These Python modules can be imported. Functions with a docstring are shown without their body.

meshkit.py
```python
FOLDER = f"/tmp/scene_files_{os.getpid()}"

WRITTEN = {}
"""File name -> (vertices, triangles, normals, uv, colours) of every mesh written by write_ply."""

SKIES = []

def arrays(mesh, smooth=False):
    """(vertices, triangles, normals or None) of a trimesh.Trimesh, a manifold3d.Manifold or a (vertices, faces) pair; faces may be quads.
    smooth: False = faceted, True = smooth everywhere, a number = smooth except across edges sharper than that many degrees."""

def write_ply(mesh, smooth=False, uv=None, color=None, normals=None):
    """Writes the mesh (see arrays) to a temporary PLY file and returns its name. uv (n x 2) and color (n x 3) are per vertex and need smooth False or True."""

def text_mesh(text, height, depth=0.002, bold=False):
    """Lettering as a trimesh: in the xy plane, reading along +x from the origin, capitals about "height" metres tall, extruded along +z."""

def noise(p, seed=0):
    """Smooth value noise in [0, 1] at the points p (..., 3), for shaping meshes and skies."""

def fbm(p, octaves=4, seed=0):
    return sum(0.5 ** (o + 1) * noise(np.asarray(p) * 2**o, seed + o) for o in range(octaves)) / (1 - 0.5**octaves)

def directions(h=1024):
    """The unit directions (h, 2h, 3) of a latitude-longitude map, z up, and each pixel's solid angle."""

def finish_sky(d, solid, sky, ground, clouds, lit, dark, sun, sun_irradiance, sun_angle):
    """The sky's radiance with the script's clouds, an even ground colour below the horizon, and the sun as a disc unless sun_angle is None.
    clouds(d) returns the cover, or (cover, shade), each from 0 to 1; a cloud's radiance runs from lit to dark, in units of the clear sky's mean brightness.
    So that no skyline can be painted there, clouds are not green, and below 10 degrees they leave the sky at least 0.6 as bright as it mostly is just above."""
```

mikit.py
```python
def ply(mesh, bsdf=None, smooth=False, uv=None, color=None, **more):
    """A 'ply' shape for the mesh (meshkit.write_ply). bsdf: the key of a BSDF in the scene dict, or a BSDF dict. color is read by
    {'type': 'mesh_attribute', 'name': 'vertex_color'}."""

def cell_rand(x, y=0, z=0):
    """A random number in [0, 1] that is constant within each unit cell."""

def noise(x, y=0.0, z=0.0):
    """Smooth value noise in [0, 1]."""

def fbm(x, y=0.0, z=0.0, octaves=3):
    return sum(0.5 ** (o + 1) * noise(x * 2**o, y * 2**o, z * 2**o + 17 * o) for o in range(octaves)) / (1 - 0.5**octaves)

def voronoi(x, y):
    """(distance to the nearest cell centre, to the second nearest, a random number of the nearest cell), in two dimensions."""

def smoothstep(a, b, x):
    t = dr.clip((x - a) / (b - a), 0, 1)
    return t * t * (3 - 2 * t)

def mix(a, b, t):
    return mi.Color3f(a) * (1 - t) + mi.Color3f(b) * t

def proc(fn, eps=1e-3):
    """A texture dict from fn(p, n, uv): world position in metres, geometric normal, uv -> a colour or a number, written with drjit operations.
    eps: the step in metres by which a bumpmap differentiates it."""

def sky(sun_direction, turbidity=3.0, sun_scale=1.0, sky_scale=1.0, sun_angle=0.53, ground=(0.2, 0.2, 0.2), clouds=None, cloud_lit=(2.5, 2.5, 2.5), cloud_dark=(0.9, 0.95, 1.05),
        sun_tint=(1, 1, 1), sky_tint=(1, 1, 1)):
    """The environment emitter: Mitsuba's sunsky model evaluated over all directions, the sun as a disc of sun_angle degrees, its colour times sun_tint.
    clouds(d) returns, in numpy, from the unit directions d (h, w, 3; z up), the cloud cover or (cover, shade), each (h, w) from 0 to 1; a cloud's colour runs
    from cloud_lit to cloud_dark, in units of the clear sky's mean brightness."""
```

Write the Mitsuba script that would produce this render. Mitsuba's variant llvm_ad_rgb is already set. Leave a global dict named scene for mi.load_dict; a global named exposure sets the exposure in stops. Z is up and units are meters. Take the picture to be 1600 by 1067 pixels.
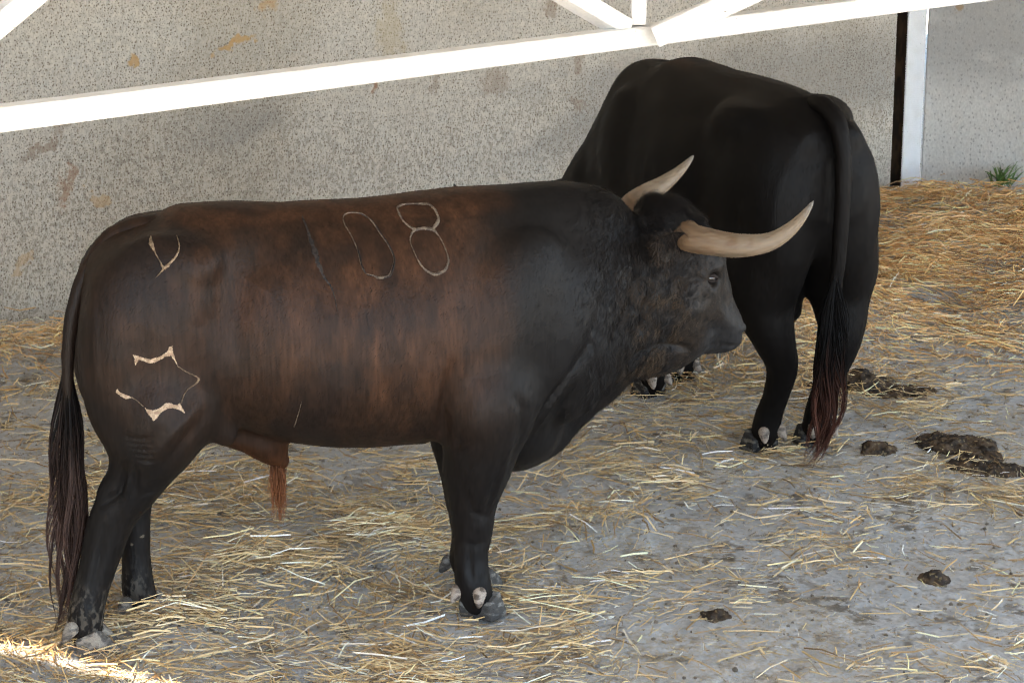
import math
import numpy as np, trimesh, mitsuba as mi, drjit as dr
import mikit, meshkit
from scipy.interpolate import PchipInterpolator, LinearNDInterpolator, NearestNDInterpolator
from scipy.spatial import cKDTree
from scipy.sparse import coo_matrix

T = mi.ScalarTransform4f
scene, labels = {}, {}
rng = np.random.default_rng(7)

# ------------------------------------------------------------------ camera, sky, exposure
CAM_H, PITCH = 2.7, math.radians(15.2)
scene['camera'] = {'type': 'perspective', 'fov': 2 * math.degrees(math.atan(800 / 3700.)), 'fov_axis': 'x', 'near_clip': 0.1, 'far_clip': 400.0,
                   'to_world': T().look_at(origin=[0, 0, CAM_H], target=[0, math.cos(PITCH), CAM_H - math.sin(PITCH)], up=[0, 0, 1])}
SUN = np.array([-0.20, -0.36, 0.91])
scene['sky'] = mikit.sky(SUN.tolist(), turbidity=3, sun_angle=0.8, sky_tint=(1.17, 1.0, .83), sun_tint=(1.02, 1, .95), ground=(.3, .29, .27))
exposure = 5.0
ROOF_R, ROOF_F = 7.0, 1.9          # how far the roof reaches to the right and to the front

# ------------------------------------------------------------------ helpers
def add(key, mesh, bsdf, smooth=False, color=None, **lab):
    scene[key] = mikit.ply(mesh, bsdf, smooth=smooth, color=color)
    if lab:
        labels[key] = lab
    return key

def rgb(c):
    return {'type': 'rgb', 'value': list(c)}

def principled(color, rough=0.6, spec=0.3, **kw):
    return {'type': 'twosided', 'b': {'type': 'principled', 'base_color': color if isinstance(color, dict) else rgb(color), 'roughness': rough, 'specular': spec, **kw}}

def bumped(b, fn, scale, eps=1e-3):
    return {'type': 'bumpmap', 'arbitrary': mikit.proc(fn, eps), 'scale': scale, 'bsdf': b}

class Frame:
    """s forward, t to the animal's left, z up."""
    def __init__(self, o, deg):
        a = math.radians(deg)
        self.o, self.a, self.l = np.array([o[0], o[1], 0.]), np.array([math.cos(a), math.sin(a), 0]), np.array([-math.sin(a), math.cos(a), 0])
    def w(self, q):
        q = np.asarray(q, float)
        return self.o + q[..., :1] * self.a + q[..., 1:2] * self.l + q[..., 2:3] * np.array([0, 0, 1.])
    def wd(self, q):
        return self.w(q) - self.o
    def loc(self, p):
        p = np.asarray(p, float) - self.o
        return np.stack([p @ self.a, p @ self.l, p[..., 2]], -1)
    def mloc(self, p):       # the same in drjit
        x, y = p.x - float(self.o[0]), p.y - float(self.o[1])
        return (x * float(self.a[0]) + y * float(self.a[1]), x * float(self.l[0]) + y * float(self.l[1]), p.z)

def smoothstep(a, b, x):
    t = np.clip((x - a) / (b - a), 0, 1)
    return t * t * (3 - 2 * t)

def ribbons(P, W, C, side):
    """Flat tapered strands. P (n, m, 3) points, W (n, m) half widths, C (n, 3) or (n, m, 3) colours, side (n, 3) direction of the width."""
    n, m, _ = P.shape
    L, R = P - side[:, None] * W[..., None], P + side[:, None] * W[..., None]
    V = np.stack([L, R], 2).reshape(-1, 3)
    i = (np.arange(n)[:, None] * 2 * m + np.arange(m - 1)[None] * 2).reshape(-1)
    F = np.concatenate([np.stack([i, i + 1, i + 3], 1), np.stack([i, i + 3, i + 2], 1)])
    C = np.broadcast_to(C[:, None] if C.ndim == 2 else C, (n, m, 3))
    return V, F, np.repeat(C.reshape(-1, 3), 2, 0)

def tubes(P, W, C, k=3):
    """Many thin k-sided stalks of m points each. P (n, m, 3), W (n, m)."""
    n, m, _ = P.shape
    d = P[:, -1] - P[:, 0]
    d /= np.linalg.norm(d, axis=1, keepdims=True) + 1e-9
    u = np.cross(d, [0.31, 0.17, 0.93]); u /= np.linalg.norm(u, axis=1, keepdims=True) + 1e-9
    v = np.cross(d, u)
    a = np.arange(k) * 2 * np.pi / k
    ring = np.cos(a)[None, :, None] * u[:, None] + np.sin(a)[None, :, None] * v[:, None]
    V = P[:, :, None] + ring[:, None] * W[:, :, None, None]
    b = (np.arange(n)[:, None, None] * m + np.arange(m - 1)[None, :, None]) * k
    j, jn = np.arange(k)[None, None], (np.arange(k)[None, None] + 1) % k
    q = [b + j, b + jn, b + k + jn, b + k + j]
    q = [x.reshape(-1) for x in np.broadcast_arrays(*q)]
    F = np.concatenate([np.stack([q[0], q[1], q[2]], 1), np.stack([q[0], q[2], q[3]], 1)])
    C = np.broadcast_to(C[:, None, None] if C.ndim == 2 else C[:, :, None], (n, m, k, 3))
    return V.reshape(-1, 3), F, C.reshape(-1, 3)

def beam(a, b, w, h, up=(0, 0, 1), r=0.004):
    """A square tube from a to b with small chamfers: w across, h along 'up'."""
    a, b, up = np.array(a, float), np.array(b, float), np.array(up, float)
    d = (b - a) / np.linalg.norm(b - a)
    x = np.cross(d, up); x /= np.linalg.norm(x)
    y = np.cross(x, d)
    W, H = w / 2, h / 2
    sec = [(-W + r, -H), (W - r, -H), (W, -H + r), (W, H - r), (W - r, H), (-W + r, H), (-W, H - r), (-W, -H + r)]
    V = np.array([p + x * s + y * t for p in (a, b) for s, t in sec])
    F = []
    for i in range(8):
        j = (i + 1) % 8
        F += [[i, j, 8 + j], [i, 8 + j, 8 + i]]
    F += [[0, i + 1, i] for i in range(1, 7)] + [[8, 8 + i, 8 + i + 1] for i in range(1, 7)]
    m = trimesh.Trimesh(V, F, process=False); m.fix_normals()
    return m

# ------------------------------------------------------------------ implicit bodies
class Field:
    def __init__(self, lo, hi, h):
        self.h, self.lo = h, np.array(lo, float)
        self.ax = [np.arange(l, u + h, h).astype(np.float32) for l, u in zip(lo, hi)]
        self.d = np.full([len(a) for a in self.ax], 1.0, np.float32)
    def box(self, lo, hi):
        sl, co = [], []
        for a, l, u in zip(self.ax, lo, hi):
            i, j = np.searchsorted(a, l), np.searchsorted(a, u)
            sl.append(slice(max(i - 1, 0), min(j + 1, len(a))))
        sl = tuple(sl)
        return sl, np.meshgrid(self.ax[0][sl[0]], self.ax[1][sl[1]], self.ax[2][sl[2]], indexing='ij', sparse=True)
    def merge(self, sl, f, k, cut=False):
        d = self.d[sl]
        if cut:
            h = np.clip(0.5 - 0.5 * (d + f) / k, 0, 1)
            self.d[sl] = d * (1 - h) - f * h + k * h * (1 - h)
        else:
            h = np.clip(0.5 + 0.5 * (d - f) / k, 0, 1)
            self.d[sl] = d * (1 - h) + f * h - k * h * (1 - h)
    def cone(self, a, b, ra, rb, k=0.03, sc=(1, 1, 1), cut=False):
        a, b, sc = np.array(a, float), np.array(b, float), np.array(sc, float)
        m = max(ra, rb) * max(sc) + 1.3 * k + 3 * self.h
        sl, (x, y, z) = self.box(np.minimum(a, b) - m, np.maximum(a, b) + m)
        A, B = a / sc, b / sc
        px, py, pz = x / sc[0] - A[0], y / sc[1] - A[1], z / sc[2] - A[2]
        v = B - A
        t = np.clip((px * v[0] + py * v[1] + pz * v[2]) / max(v @ v, 1e-9), 0, 1)
        f = np.sqrt((px - v[0] * t) ** 2 + (py - v[1] * t) ** 2 + (pz - v[2] * t) ** 2) - (ra + (rb - ra) * t)
        self.merge(sl, (f * min(sc)).astype(np.float32), k, cut)
    def chain(self, pts, k=0.03, sc=(1, 1, 1)):
        q = np.array([[*a, r] for a, r in pts], float)
        L = np.r_[0, np.cumsum(np.linalg.norm(np.diff(q[:, :3], axis=0), axis=1))]
        t = np.linspace(0, L[-1], max(12, int(L[-1] / .028)))
        q = np.stack([PchipInterpolator(L, q[:, i])(t) for i in range(4)], 1)
        for _ in range(2):
            q[1:-1] = (q[:-2] + 2 * q[1:-1] + q[2:]) / 4
        pts = [(a[:3], a[3]) for a in q]
        for i, ((a, ra), (b, rb)) in enumerate(zip(pts[:-1], pts[1:])):
            self.cone(a, b, ra, rb, max(.016, .065 - .010 * i) if len(pts) > 11 else k, sc)
    def ball(self, c, r, k=0.04, R=None, cut=False):
        """Ellipsoid; R rotates its axes (columns are its axes)."""
        c, r = np.array(c, float), np.broadcast_to(np.array(r, float), 3)
        m = max(r) + 1.3 * k + 3 * self.h
        sl, (x, y, z) = self.box(c - m, c + m)
        p = [x - c[0], y - c[1], z - c[2]]
        if R is not None:
            p = [p[0] * R[0, i] + p[1] * R[1, i] + p[2] * R[2, i] for i in range(3)]
        k0 = np.sqrt((p[0] / r[0]) ** 2 + (p[1] / r[1]) ** 2 + (p[2] / r[2]) ** 2)
        k1 = np.sqrt((p[0] / r[0] ** 2) ** 2 + (p[1] / r[1] ** 2) ** 2 + (p[2] / r[2] ** 2) ** 2)
        self.merge(sl, (k0 * (k0 - 1) / np.maximum(k1, 1e-6)).astype(np.float32), k, cut)
    def trunk(self, tab, k=0.04):
        """Columns s, ztop, zbot, halfwidth, tcentre."""
        tab = np.array(tab, float)
        s = self.ax[0].astype(float)
        sc = np.clip(s, tab[0, 0], tab[-1, 0])
        zt, zb, w, tc = [PchipInterpolator(tab[:, 0], tab[:, i])(sc) for i in range(1, 5)]
        zc, hh = (zt + zb) / 2, (zt - zb) / 2
        t, z = self.ax[1][None, :, None], self.ax[2][None, None, :]
        zn = ((z - zc[:, None, None]) / hh[:, None, None]).astype(np.float32)
        ww = w[:, None, None] * (1.0 - 0.10 * zn - 0.06 * zn ** 2)
        n = 2.25
        tn = np.abs((t - tc[:, None, None]) / np.maximum(ww, 0.02)).astype(np.float32)
        f = ((tn ** n + np.abs(zn) ** n) ** (1 / n) - 1).astype(np.float32)
        f *= np.minimum(w, hh)[:, None, None].astype(np.float32)
        g = np.gradient(f, self.h)
        gn = np.sqrt(g[0] ** 2 + g[1] ** 2 + g[2] ** 2)
        f = f / np.clip(gn, 0.35, 3)
        over = np.abs(s - sc)[:, None, None].astype(np.float32)
        f = np.where(over > 0, np.sqrt(np.maximum(f, 0) ** 2 + over ** 2) - 0 * over, f)
        self.merge((slice(None),) * 3, f.astype(np.float32), k)
    def mesh(self, relax=2):
        d, h = self.d, self.h
        neg = d < 0
        corners = [neg[i:d.shape[0] - 1 + i, j:d.shape[1] - 1 + j, k:d.shape[2] - 1 + k] for i in (0, 1) for j in (0, 1) for k in (0, 1)]
        cnt = sum(c.astype(np.int8) for c in corners)
        I = np.argwhere((cnt > 0) & (cnt < 8))
        idx = np.full(cnt.shape, -1, np.int64)
        idx[tuple(I.T)] = np.arange(len(I))
        acc, num = np.zeros((len(I), 3)), np.zeros(len(I))
        off = np.array([(i, j, k) for i in (0, 1) for j in (0, 1) for k in (0, 1)])
        val = np.stack([d[I[:, 0] + o[0], I[:, 1] + o[1], I[:, 2] + o[2]] for o in off], 1)
        for a in range(8):
            for b in range(a + 1, 8):
                if np.abs(off[a] - off[b]).sum() != 1:
                    continue
                va, vb = val[:, a], val[:, b]
                on = (va < 0) != (vb < 0)
                t = np.where(on, va / np.where(on, va - vb, 1), 0)
                acc += np.where(on[:, None], off[a] + t[:, None] * (off[b] - off[a]), 0)
                num += on
        V = (I + acc / num[:, None]) * h + self.lo
        quads = []
        for ax in range(3):
            o1, o2 = [(1, 2), (2, 0), (0, 1)][ax]
            n0 = np.take(neg, range(0, d.shape[ax] - 1), ax)
            n1 = np.take(neg, range(1, d.shape[ax]), ax)
            E = np.argwhere(n0 != n1)
            E = E[(E[:, o1] > 0) & (E[:, o2] > 0) & (E[:, o1] < d.shape[o1] - 1) & (E[:, o2] < d.shape[o2] - 1)]
            flip = n0[tuple(E.T)]
            def at(a, b):
                q = E.copy(); q[:, o1] -= a; q[:, o2] -= b
                return idx[tuple(q.T)]
            q = np.stack([at(1, 1), at(0, 1), at(0, 0), at(1, 0)], 1)
            q[~flip] = q[~flip][:, ::-1]
            quads.append(q)
        Q = np.concatenate(quads)
        Q = Q[(Q >= 0).all(1)]
        F = np.concatenate([Q[:, [0, 1, 2]], Q[:, [0, 2, 3]]])
        e = np.concatenate([Q[:, [0, 1]], Q[:, [1, 2]], Q[:, [2, 3]], Q[:, [3, 0]]])
        e = np.concatenate([e, e[:, ::-1]])
        A = coo_matrix((np.ones(len(e)), (e[:, 0], e[:, 1])), shape=(len(V), len(V))).tocsr()
        A.data[:] = 1
        deg = np.asarray(A.sum(1)).ravel()
        for lam in (0.5, -0.52) * relax:
            V = V + lam * (A @ V / np.maximum(deg, 1)[:, None] - V)
        m = trimesh.Trimesh(V, F, process=False)
        comp = trimesh.graph.connected_component_labels(m.edges, node_count=len(V))
        big = np.bincount(comp).argmax()
        m.update_faces((comp == big)[m.faces[:, 0]])
        m.remove_unreferenced_vertices()
        return m

def vnormals(V, F):
    n = np.zeros_like(V)
    f = np.cross(V[F[:, 1]] - V[F[:, 0]], V[F[:, 2]] - V[F[:, 0]])
    for k in range(3):
        np.add.at(n, F[:, k], f)
    return n / (np.linalg.norm(n, axis=1, keepdims=True) + 1e-12)

def seg_dist(P, line):
    """Distance from P (n, 3) to a polyline, in the columns that the polyline has (2: s, z)."""
    line = np.array(line, float)
    Q = P if line.shape[1] == 3 else P[:, [0, 2]]
    best, where = np.full(len(Q), 9.0), np.zeros(len(Q))
    for i, (a, b) in enumerate(zip(line[:-1], line[1:])):
        v = b - a
        t = np.clip((Q - a) @ v / (v @ v), 0, 1)
        dd = np.linalg.norm(Q - a - t[:, None] * v, axis=1)
        where = np.where(dd < best, (i + t) / (len(line) - 1), where)
        best = np.minimum(best, dd)
    return best, where
# ------------------------------------------------------------------ the ground
WALL_A, WALL_B = np.array([-2.22, 9.92]), np.array([2.10, 13.15])        # foot of the long wall, left to right
WD = (WALL_B - WALL_A) / np.linalg.norm(WALL_B - WALL_A)
WN = np.array([WD[1], -WD[0]])                                         # towards the pen
HEAPS = [  # x, y, radius x, radius y, turn, height: heaps of straw
    (2.55, 12.55, .75, .30, -.45, .045), (1.75, 12.45, .60, .30, .6, .035), (3.4, 12.15, .8, .3, -.5, .035), (2.2, 11.5, .30, .25, .3, .09), (2.75, 11.9, .28, .2, -.3, .10), (3.1, 11.3, .35, .25, .2, .09), (1.9, 10.7, .35, .25, .4, .07), (2.5, 10.3, .4, .25, -.2, .07), (.55, 9.42, .50, .16, .25, .07), (1.0, 9.75, .45, .30, .3, .12), (.95, 10.05, .65, .55, .5, .20), (.30, 9.75, .55, .40, .6, .17), (-2.05, 9.60, .55, .22, .65, .045), (-1.2, 10.2, .6, .22, .65, .04), (-.45, 7.25, .30, .16, .3, .035), (-.75, 7.0, .35, .18, -.2, .035), (.25, 7.5, .30, .14, .2, .035), (-1.0, 6.55, .28, .12, .1, .03), (2.7, 11.2, .7, .5, 0, .08)]

def heaps(x, y):
    o = np.zeros(np.shape(x))
    for hx, hy, rx, ry, a, h in HEAPS:
        u = ((x - hx) * math.cos(a) + (y - hy) * math.sin(a)) / rx
        v = (-(x - hx) * math.sin(a) + (y - hy) * math.cos(a)) / ry
        o = np.maximum(o, h * np.exp(-(u * u + v * v) * 1.2))
    return o

def gh(x, y):
    p = np.stack(np.broadcast_arrays(x, y, 0 * x), -1)
    near = smoothstep(16, 11, np.hypot(x, y - 8.5))
    return near * ((meshkit.fbm(p * .9, 3, 1) - .5) * .030 + (meshkit.fbm(p * 4.5, 3, 2) - .5) * .018 + (meshkit.fbm(p * 14, 4, 3) - .5) * .019 + heaps(x, y) * .8)

def axis(lo, hi, step, far):
    a = np.arange(lo, hi + step, step)
    g = np.cumsum(.15 * 1.35 ** np.arange(18)); g = g[g < far]
    return np.r_[lo - g[::-1], a, hi + g]
gx, gy = axis(-3.2, 4.2, .022, 60), axis(5.4, 13.6, .022, 60)
X, Y = np.meshgrid(gx, gy, indexing='ij')
V = np.stack([X, Y, gh(X, Y)], -1).reshape(-1, 3)
i = (np.arange(len(gx) - 1)[:, None] * len(gy) + np.arange(len(gy) - 1)[None]).reshape(-1)
F = np.concatenate([np.stack([i, i + len(gy), i + len(gy) + 1], 1), np.stack([i, i + len(gy) + 1, i + 1], 1)])
def ground_col(p, n, uv):
    ss = mikit.smoothstep
    a = mikit.fbm(p.x * 1.3, p.y * 1.3, 0.5, 4)
    b = mikit.fbm(p.x * 9, p.y * 9, 3.5, 4)
    c = mikit.fbm(p.x * 70, p.y * 70, 1.5, 3)
    base = mikit.mix((.300, .300, .294), (.410, .408, .398), ss(.3, .7, a * .5 + b * .5))
    d = mikit.fbm(p.x * 24, p.y * 30, 8.5, 4)
    base = mikit.mix(base, mi.Color3f(.135, .110, .080), ss(.52, .66, d * .6 + b * .4) * .60)
    base = mikit.mix(base, mi.Color3f(.095, .075, .053), ss(.57, .66, mikit.fbm(p.x * 6 + 7, p.y * 7, 8.5, 5)) * ss(.42, .6, d) * .75)
    chaff = ss(.60, .70, mikit.noise(p.x * 110, p.y * 300, 2.2)) + ss(.62, .72, mikit.noise(p.x * 300 + p.y * 90, p.y * 120 - p.x * 40, 4.2))
    base = mikit.mix(base, mi.Color3f(.36, .275, .155), dr.clip(chaff, 0, 1) * ss(.42, .62, mikit.fbm(p.x * 2.2, p.y * 2.2, 6.1, 3)) * .45)
    return base * (.62 + .76 * c)
scene['dirt'] = bumped(principled(mikit.proc(ground_col), .95, .15), lambda p, n, uv: mikit.fbm(p.x * 50, p.y * 50, 0.3, 5), .018)
add('ground', trimesh.Trimesh(V, F, process=False), 'dirt', smooth=True, kind='structure', label='grey trampled dirt floor of the pen')

# ------------------------------------------------------------------ walls of the pen
def wall_col(p, n, uv):
    ss = mikit.smoothstep
    k = p.x * float(WD[0]) + p.y * float(WD[1])
    k = k - float(WALL_A @ WD)
    z = p.z
    a = mikit.fbm(k * 1.6, z * 1.6, 2.0, 4)
    b = mikit.fbm(k * 9, z * 7, 4.0, 3)
    g = mikit.fbm(k * 160, z * 110, 5.0, 2)
    base = mikit.mix((.470, .420, .345), (.545, .498, .425), ss(.3, .7, a))
    worm = mikit.fbm(k * 125, z * 72, 5.0, 2)
    low = ss(1.05, .70, z + (a - .5) * .3) if False else 1 - ss(.70, 1.05, z + (a - .5) * .5)
    base = mikit.mix(base * (.86 + .28 * g), mi.Color3f(.245, .212, .170), ss(.46, .70, worm) * (.25 + .35 * low))
    band = ss(.40, .56, mikit.fbm(k * .9 + 4, z * 2.4, 7.0, 4)) * ss(.40, .60, z) * (1 - ss(.80, 1.05, z)) * ss(.7, 1.3, k)
    base = mikit.mix(base, mi.Color3f(.250, .235, .215), band * .55)
    # pits of the concrete face
    d1, d2, r = mikit.voronoi(k * 74, z * 58)
    pit = (1 - ss(.10, .36, d1)) * ss(.35, .75, r)
    e1, e2, q = mikit.voronoi(k * 130 + 3, z * 96)
    pit2 = (1 - ss(.12, .42, e1)) * ss(.40, .6, q)
    base = mikit.mix(base, mi.Color3f(.110, .080, .052), pit * .75)
    base = mikit.mix(base, mi.Color3f(.180, .145, .105), pit2 * .55)
    # ochre and rust-brown stains
    wx, wz = (mikit.fbm(k * 14, z * 14, 3.0, 4) - .5) * .16, (mikit.fbm(k * 14, z * 14, 8.0, 4) - .5) * .16
    fray = mikit.fbm(k * 60, z * 40, 3.5, 3)
    for kx, zx, rx, rz, tilt, colour, amt in STAINS:
        u, v = (k + wx - kx - tilt * (z - zx)) / rx, (z + wz - zx) / rz
        m = (1 - ss(.45, 1.0, dr.sqrt(u * u + v * v) + (fray - .5) * 1.3)) * amt
        base = mikit.mix(base, mi.Color3f(*colour), m)
    return base
OCHRE, RUST, BROWN = (.46, .285, .115), (.28, .150, .080), (.225, .150, .100)
STAINS = [(.673, 1.168, .035, .050, -.3, OCHRE, .85), (1.216, 1.186, .085, .030, 1.2, OCHRE, .85), (1.379, 1.347, .045, .06, .3, OCHRE, .6), (.504, .575, .035, .035, 0, OCHRE, .5), (.123, .354, .06, .03, .5, OCHRE, .45),
          (2.06, 1.18, .10, .16, 0, (.42, .33, .19), .4), (.241, .819, .085, .060, .3, BROWN, .55), (.33, .900, .06, .05, 0, BROWN, .4), (.353, .651, .045, .09, .2, RUST, .6), (1.98, .946, .045, .045, .8, RUST, .8),
          (2.311, .93, .06, .06, 0, BROWN, .45), (2.694, .885, .09, .08, 0, BROWN, .4), (3.193, .944, .07, .05, .5, BROWN, .45), (3.009, 1.23, .06, .06, 0, BROWN, .5), (3.195, .717, .05, .08, 0, BROWN, .45), (2.655, 1.04, .03, .02, 0, OCHRE, .6)]
def wall_bump(p, n, uv):
    k = p.x * float(WD[0]) + p.y * float(WD[1]) - float(WALL_A @ WD)
    d1, d2, r = mikit.voronoi(k * 78, p.z * 62)
    return mikit.smoothstep(.05, .35, d1) + .5 * mikit.fbm(k * 120, p.z * 120, 2.0, 3)
scene['concrete'] = bumped(principled(mikit.proc(wall_col), .9, .2), wall_bump, .004)
def wall2_col(p, n, uv):
    ss = mikit.smoothstep
    k = p.x * .9 - p.y * .44
    a = mikit.fbm(k * 2, p.z * 2, 2.0, 4)
    g = mikit.fbm(k * 140, p.z * 90, 5.0, 2)
    base = mikit.mix((.51, .495, .465), (.61, .595, .56), a) * (.84 + .32 * g)
    d1, d2, r = mikit.voronoi(k * 50, p.z * 34)
    base = mikit.mix(base, mi.Color3f(.22, .21, .19), (1 - ss(.12, .34, d1)) * ss(.5, .7, r) * .5)
    band = ss(.45, .6, mikit.fbm(k * 1.1 + 4, p.z * 2.6, 7.0, 4)) * ss(.45, .8, p.z) * (1 - ss(1.1, 1.5, p.z))
    base = mikit.mix(base, mi.Color3f(.27, .265, .26), band * .6)
    u, v = (p.x - float(w2a[0]) - .155) / .035, (p.z - 1.06) / .055
    o = 1 - ss(.4, 1.0, dr.sqrt(u * u + v * v) + (mikit.fbm(k * 40, p.z * 30, 3.0, 4) - .5) * 1.6)
    return mikit.mix(base, mi.Color3f(.33, .22, .11), o * .75)
scene['concrete_pale'] = bumped(principled(mikit.proc(wall2_col), .9, .2), lambda p, n, uv: mikit.fbm(p.x * 90, p.y * 90, p.z * 90, 3), .004)

def wall_block(a, b, h, th, side):
    """A slab from a to b on the ground, its face on the line a-b, its back towards 'side'."""
    a, b = np.array(a, float), np.array(b, float)
    d = (b - a) / np.linalg.norm(b - a)
    nrm = np.array([-d[1], d[0]]) * side
    c = .012
    sec = [(a + d * c, 0), (b - d * c, 0), (b, c), (b, th), (a, th), (a, c)]
    poly = np.array([p + nrm * t for p, t in sec])
    n = len(poly)
    V = np.vstack([np.c_[poly, np.full(n, -.2)], np.c_[poly, np.full(n, h)]])
    F = [[0, i + 1, i] for i in range(1, n - 1)] + [[n, n + i, n + i + 1] for i in range(1, n - 1)]
    for i in range(n):
        j = (i + 1) % n
        F += [[i, j, n + j], [i, n + j, n + i]]
    m = trimesh.Trimesh(V, np.array(F), process=False); m.fix_normals()
    return m
GAP = .115
w_end = WALL_B + WD * .065
add('concrete_wall', wall_block(WALL_A - WD * 6, w_end, 2.75, .16, 1), 'concrete', label='long tan concrete wall with pitted, stained face behind the bulls', category='wall')
POST = w_end + WD * (GAP + .020)
WD2 = np.array([math.cos(math.radians(-29)), math.sin(math.radians(-29))])
w2a = POST + WD * .080 + WN * .015
add('concrete_wall_001', wall_block(w2a, w2a + WD2 * 6, 2.75, .16, 1), 'concrete_pale', label='pale bluish concrete wall to the right of the white post', category='wall')

def white_paint(a, b):
    def f(p, n, uv):
        q = mikit.fbm(p.x * 14, p.y * 14, p.z * 14, 4)
        spot = mikit.smoothstep(.955, .965, mikit.noise(p.x * 75, p.y * 75, p.z * 75 + 3))
        c = mikit.mix(a, b, mikit.smoothstep(.4, .75, q)) * (.95 + .1 * mikit.noise(p.x * 200, p.y * 200, p.z * 200))
        return mikit.mix(c, mi.Color3f(.10, .075, .05), spot * .7)
    return mikit.proc(f)
scene['white_steel'] = principled(white_paint((.62, .61, .58), (.57, .55, .52)), .38, .5)
scene['post_steel'] = principled(white_paint((.70, .70, .70), (.66, .655, .64)), .45, .4)
def rusty_shade(p, n, uv):
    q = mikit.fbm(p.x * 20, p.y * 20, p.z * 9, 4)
    return mikit.mix((.050, .038, .028), (.12, .075, .04), mikit.smoothstep(.42, .7, q))  # rust tones, kept near black to carry the deep shade of the gap
scene['rusty_gap_shade'] = principled(mikit.proc(rusty_shade), .8, .3)
def pz(p2, z):
    return [p2[0], p2[1], z]
up_d = [WN[0], WN[1], 0]
pc = POST + WN * .012
add('post__flange', beam(pz(pc, -.05), pz(pc, 2.7), .145, .014, up=up_d, r=.003), 'post_steel')
add('post__web', beam(pz(pc - WN * .10, -.05), pz(pc - WN * .10, 2.7), .012, .176, up=up_d, r=.002), 'rusty_gap_shade')
add('post__dark_closure', beam(pz(pc - WN * .200 - WD * .05, -.05), pz(pc - WN * .200 - WD * .05, 2.7), .32, .014, up=up_d, r=.003), 'rusty_gap_shade')  # dark sheet added to close the gap, standing in for its deep shade
# a wall added on the left, out of view: it keeps the light of the open sky off the left
LA = WALL_A - WD * 2.2
add('concrete_wall_002', wall_block(LA + WN * .02, np.array([LA[0] + .02, -4.0]), 3.1, .16, -1), 'concrete', label='unseen concrete wall added on the left to block the sky light', category='wall')
labels['post'] = dict(label='white painted steel post beside a dark gap, where the two walls meet', category='post')

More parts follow.
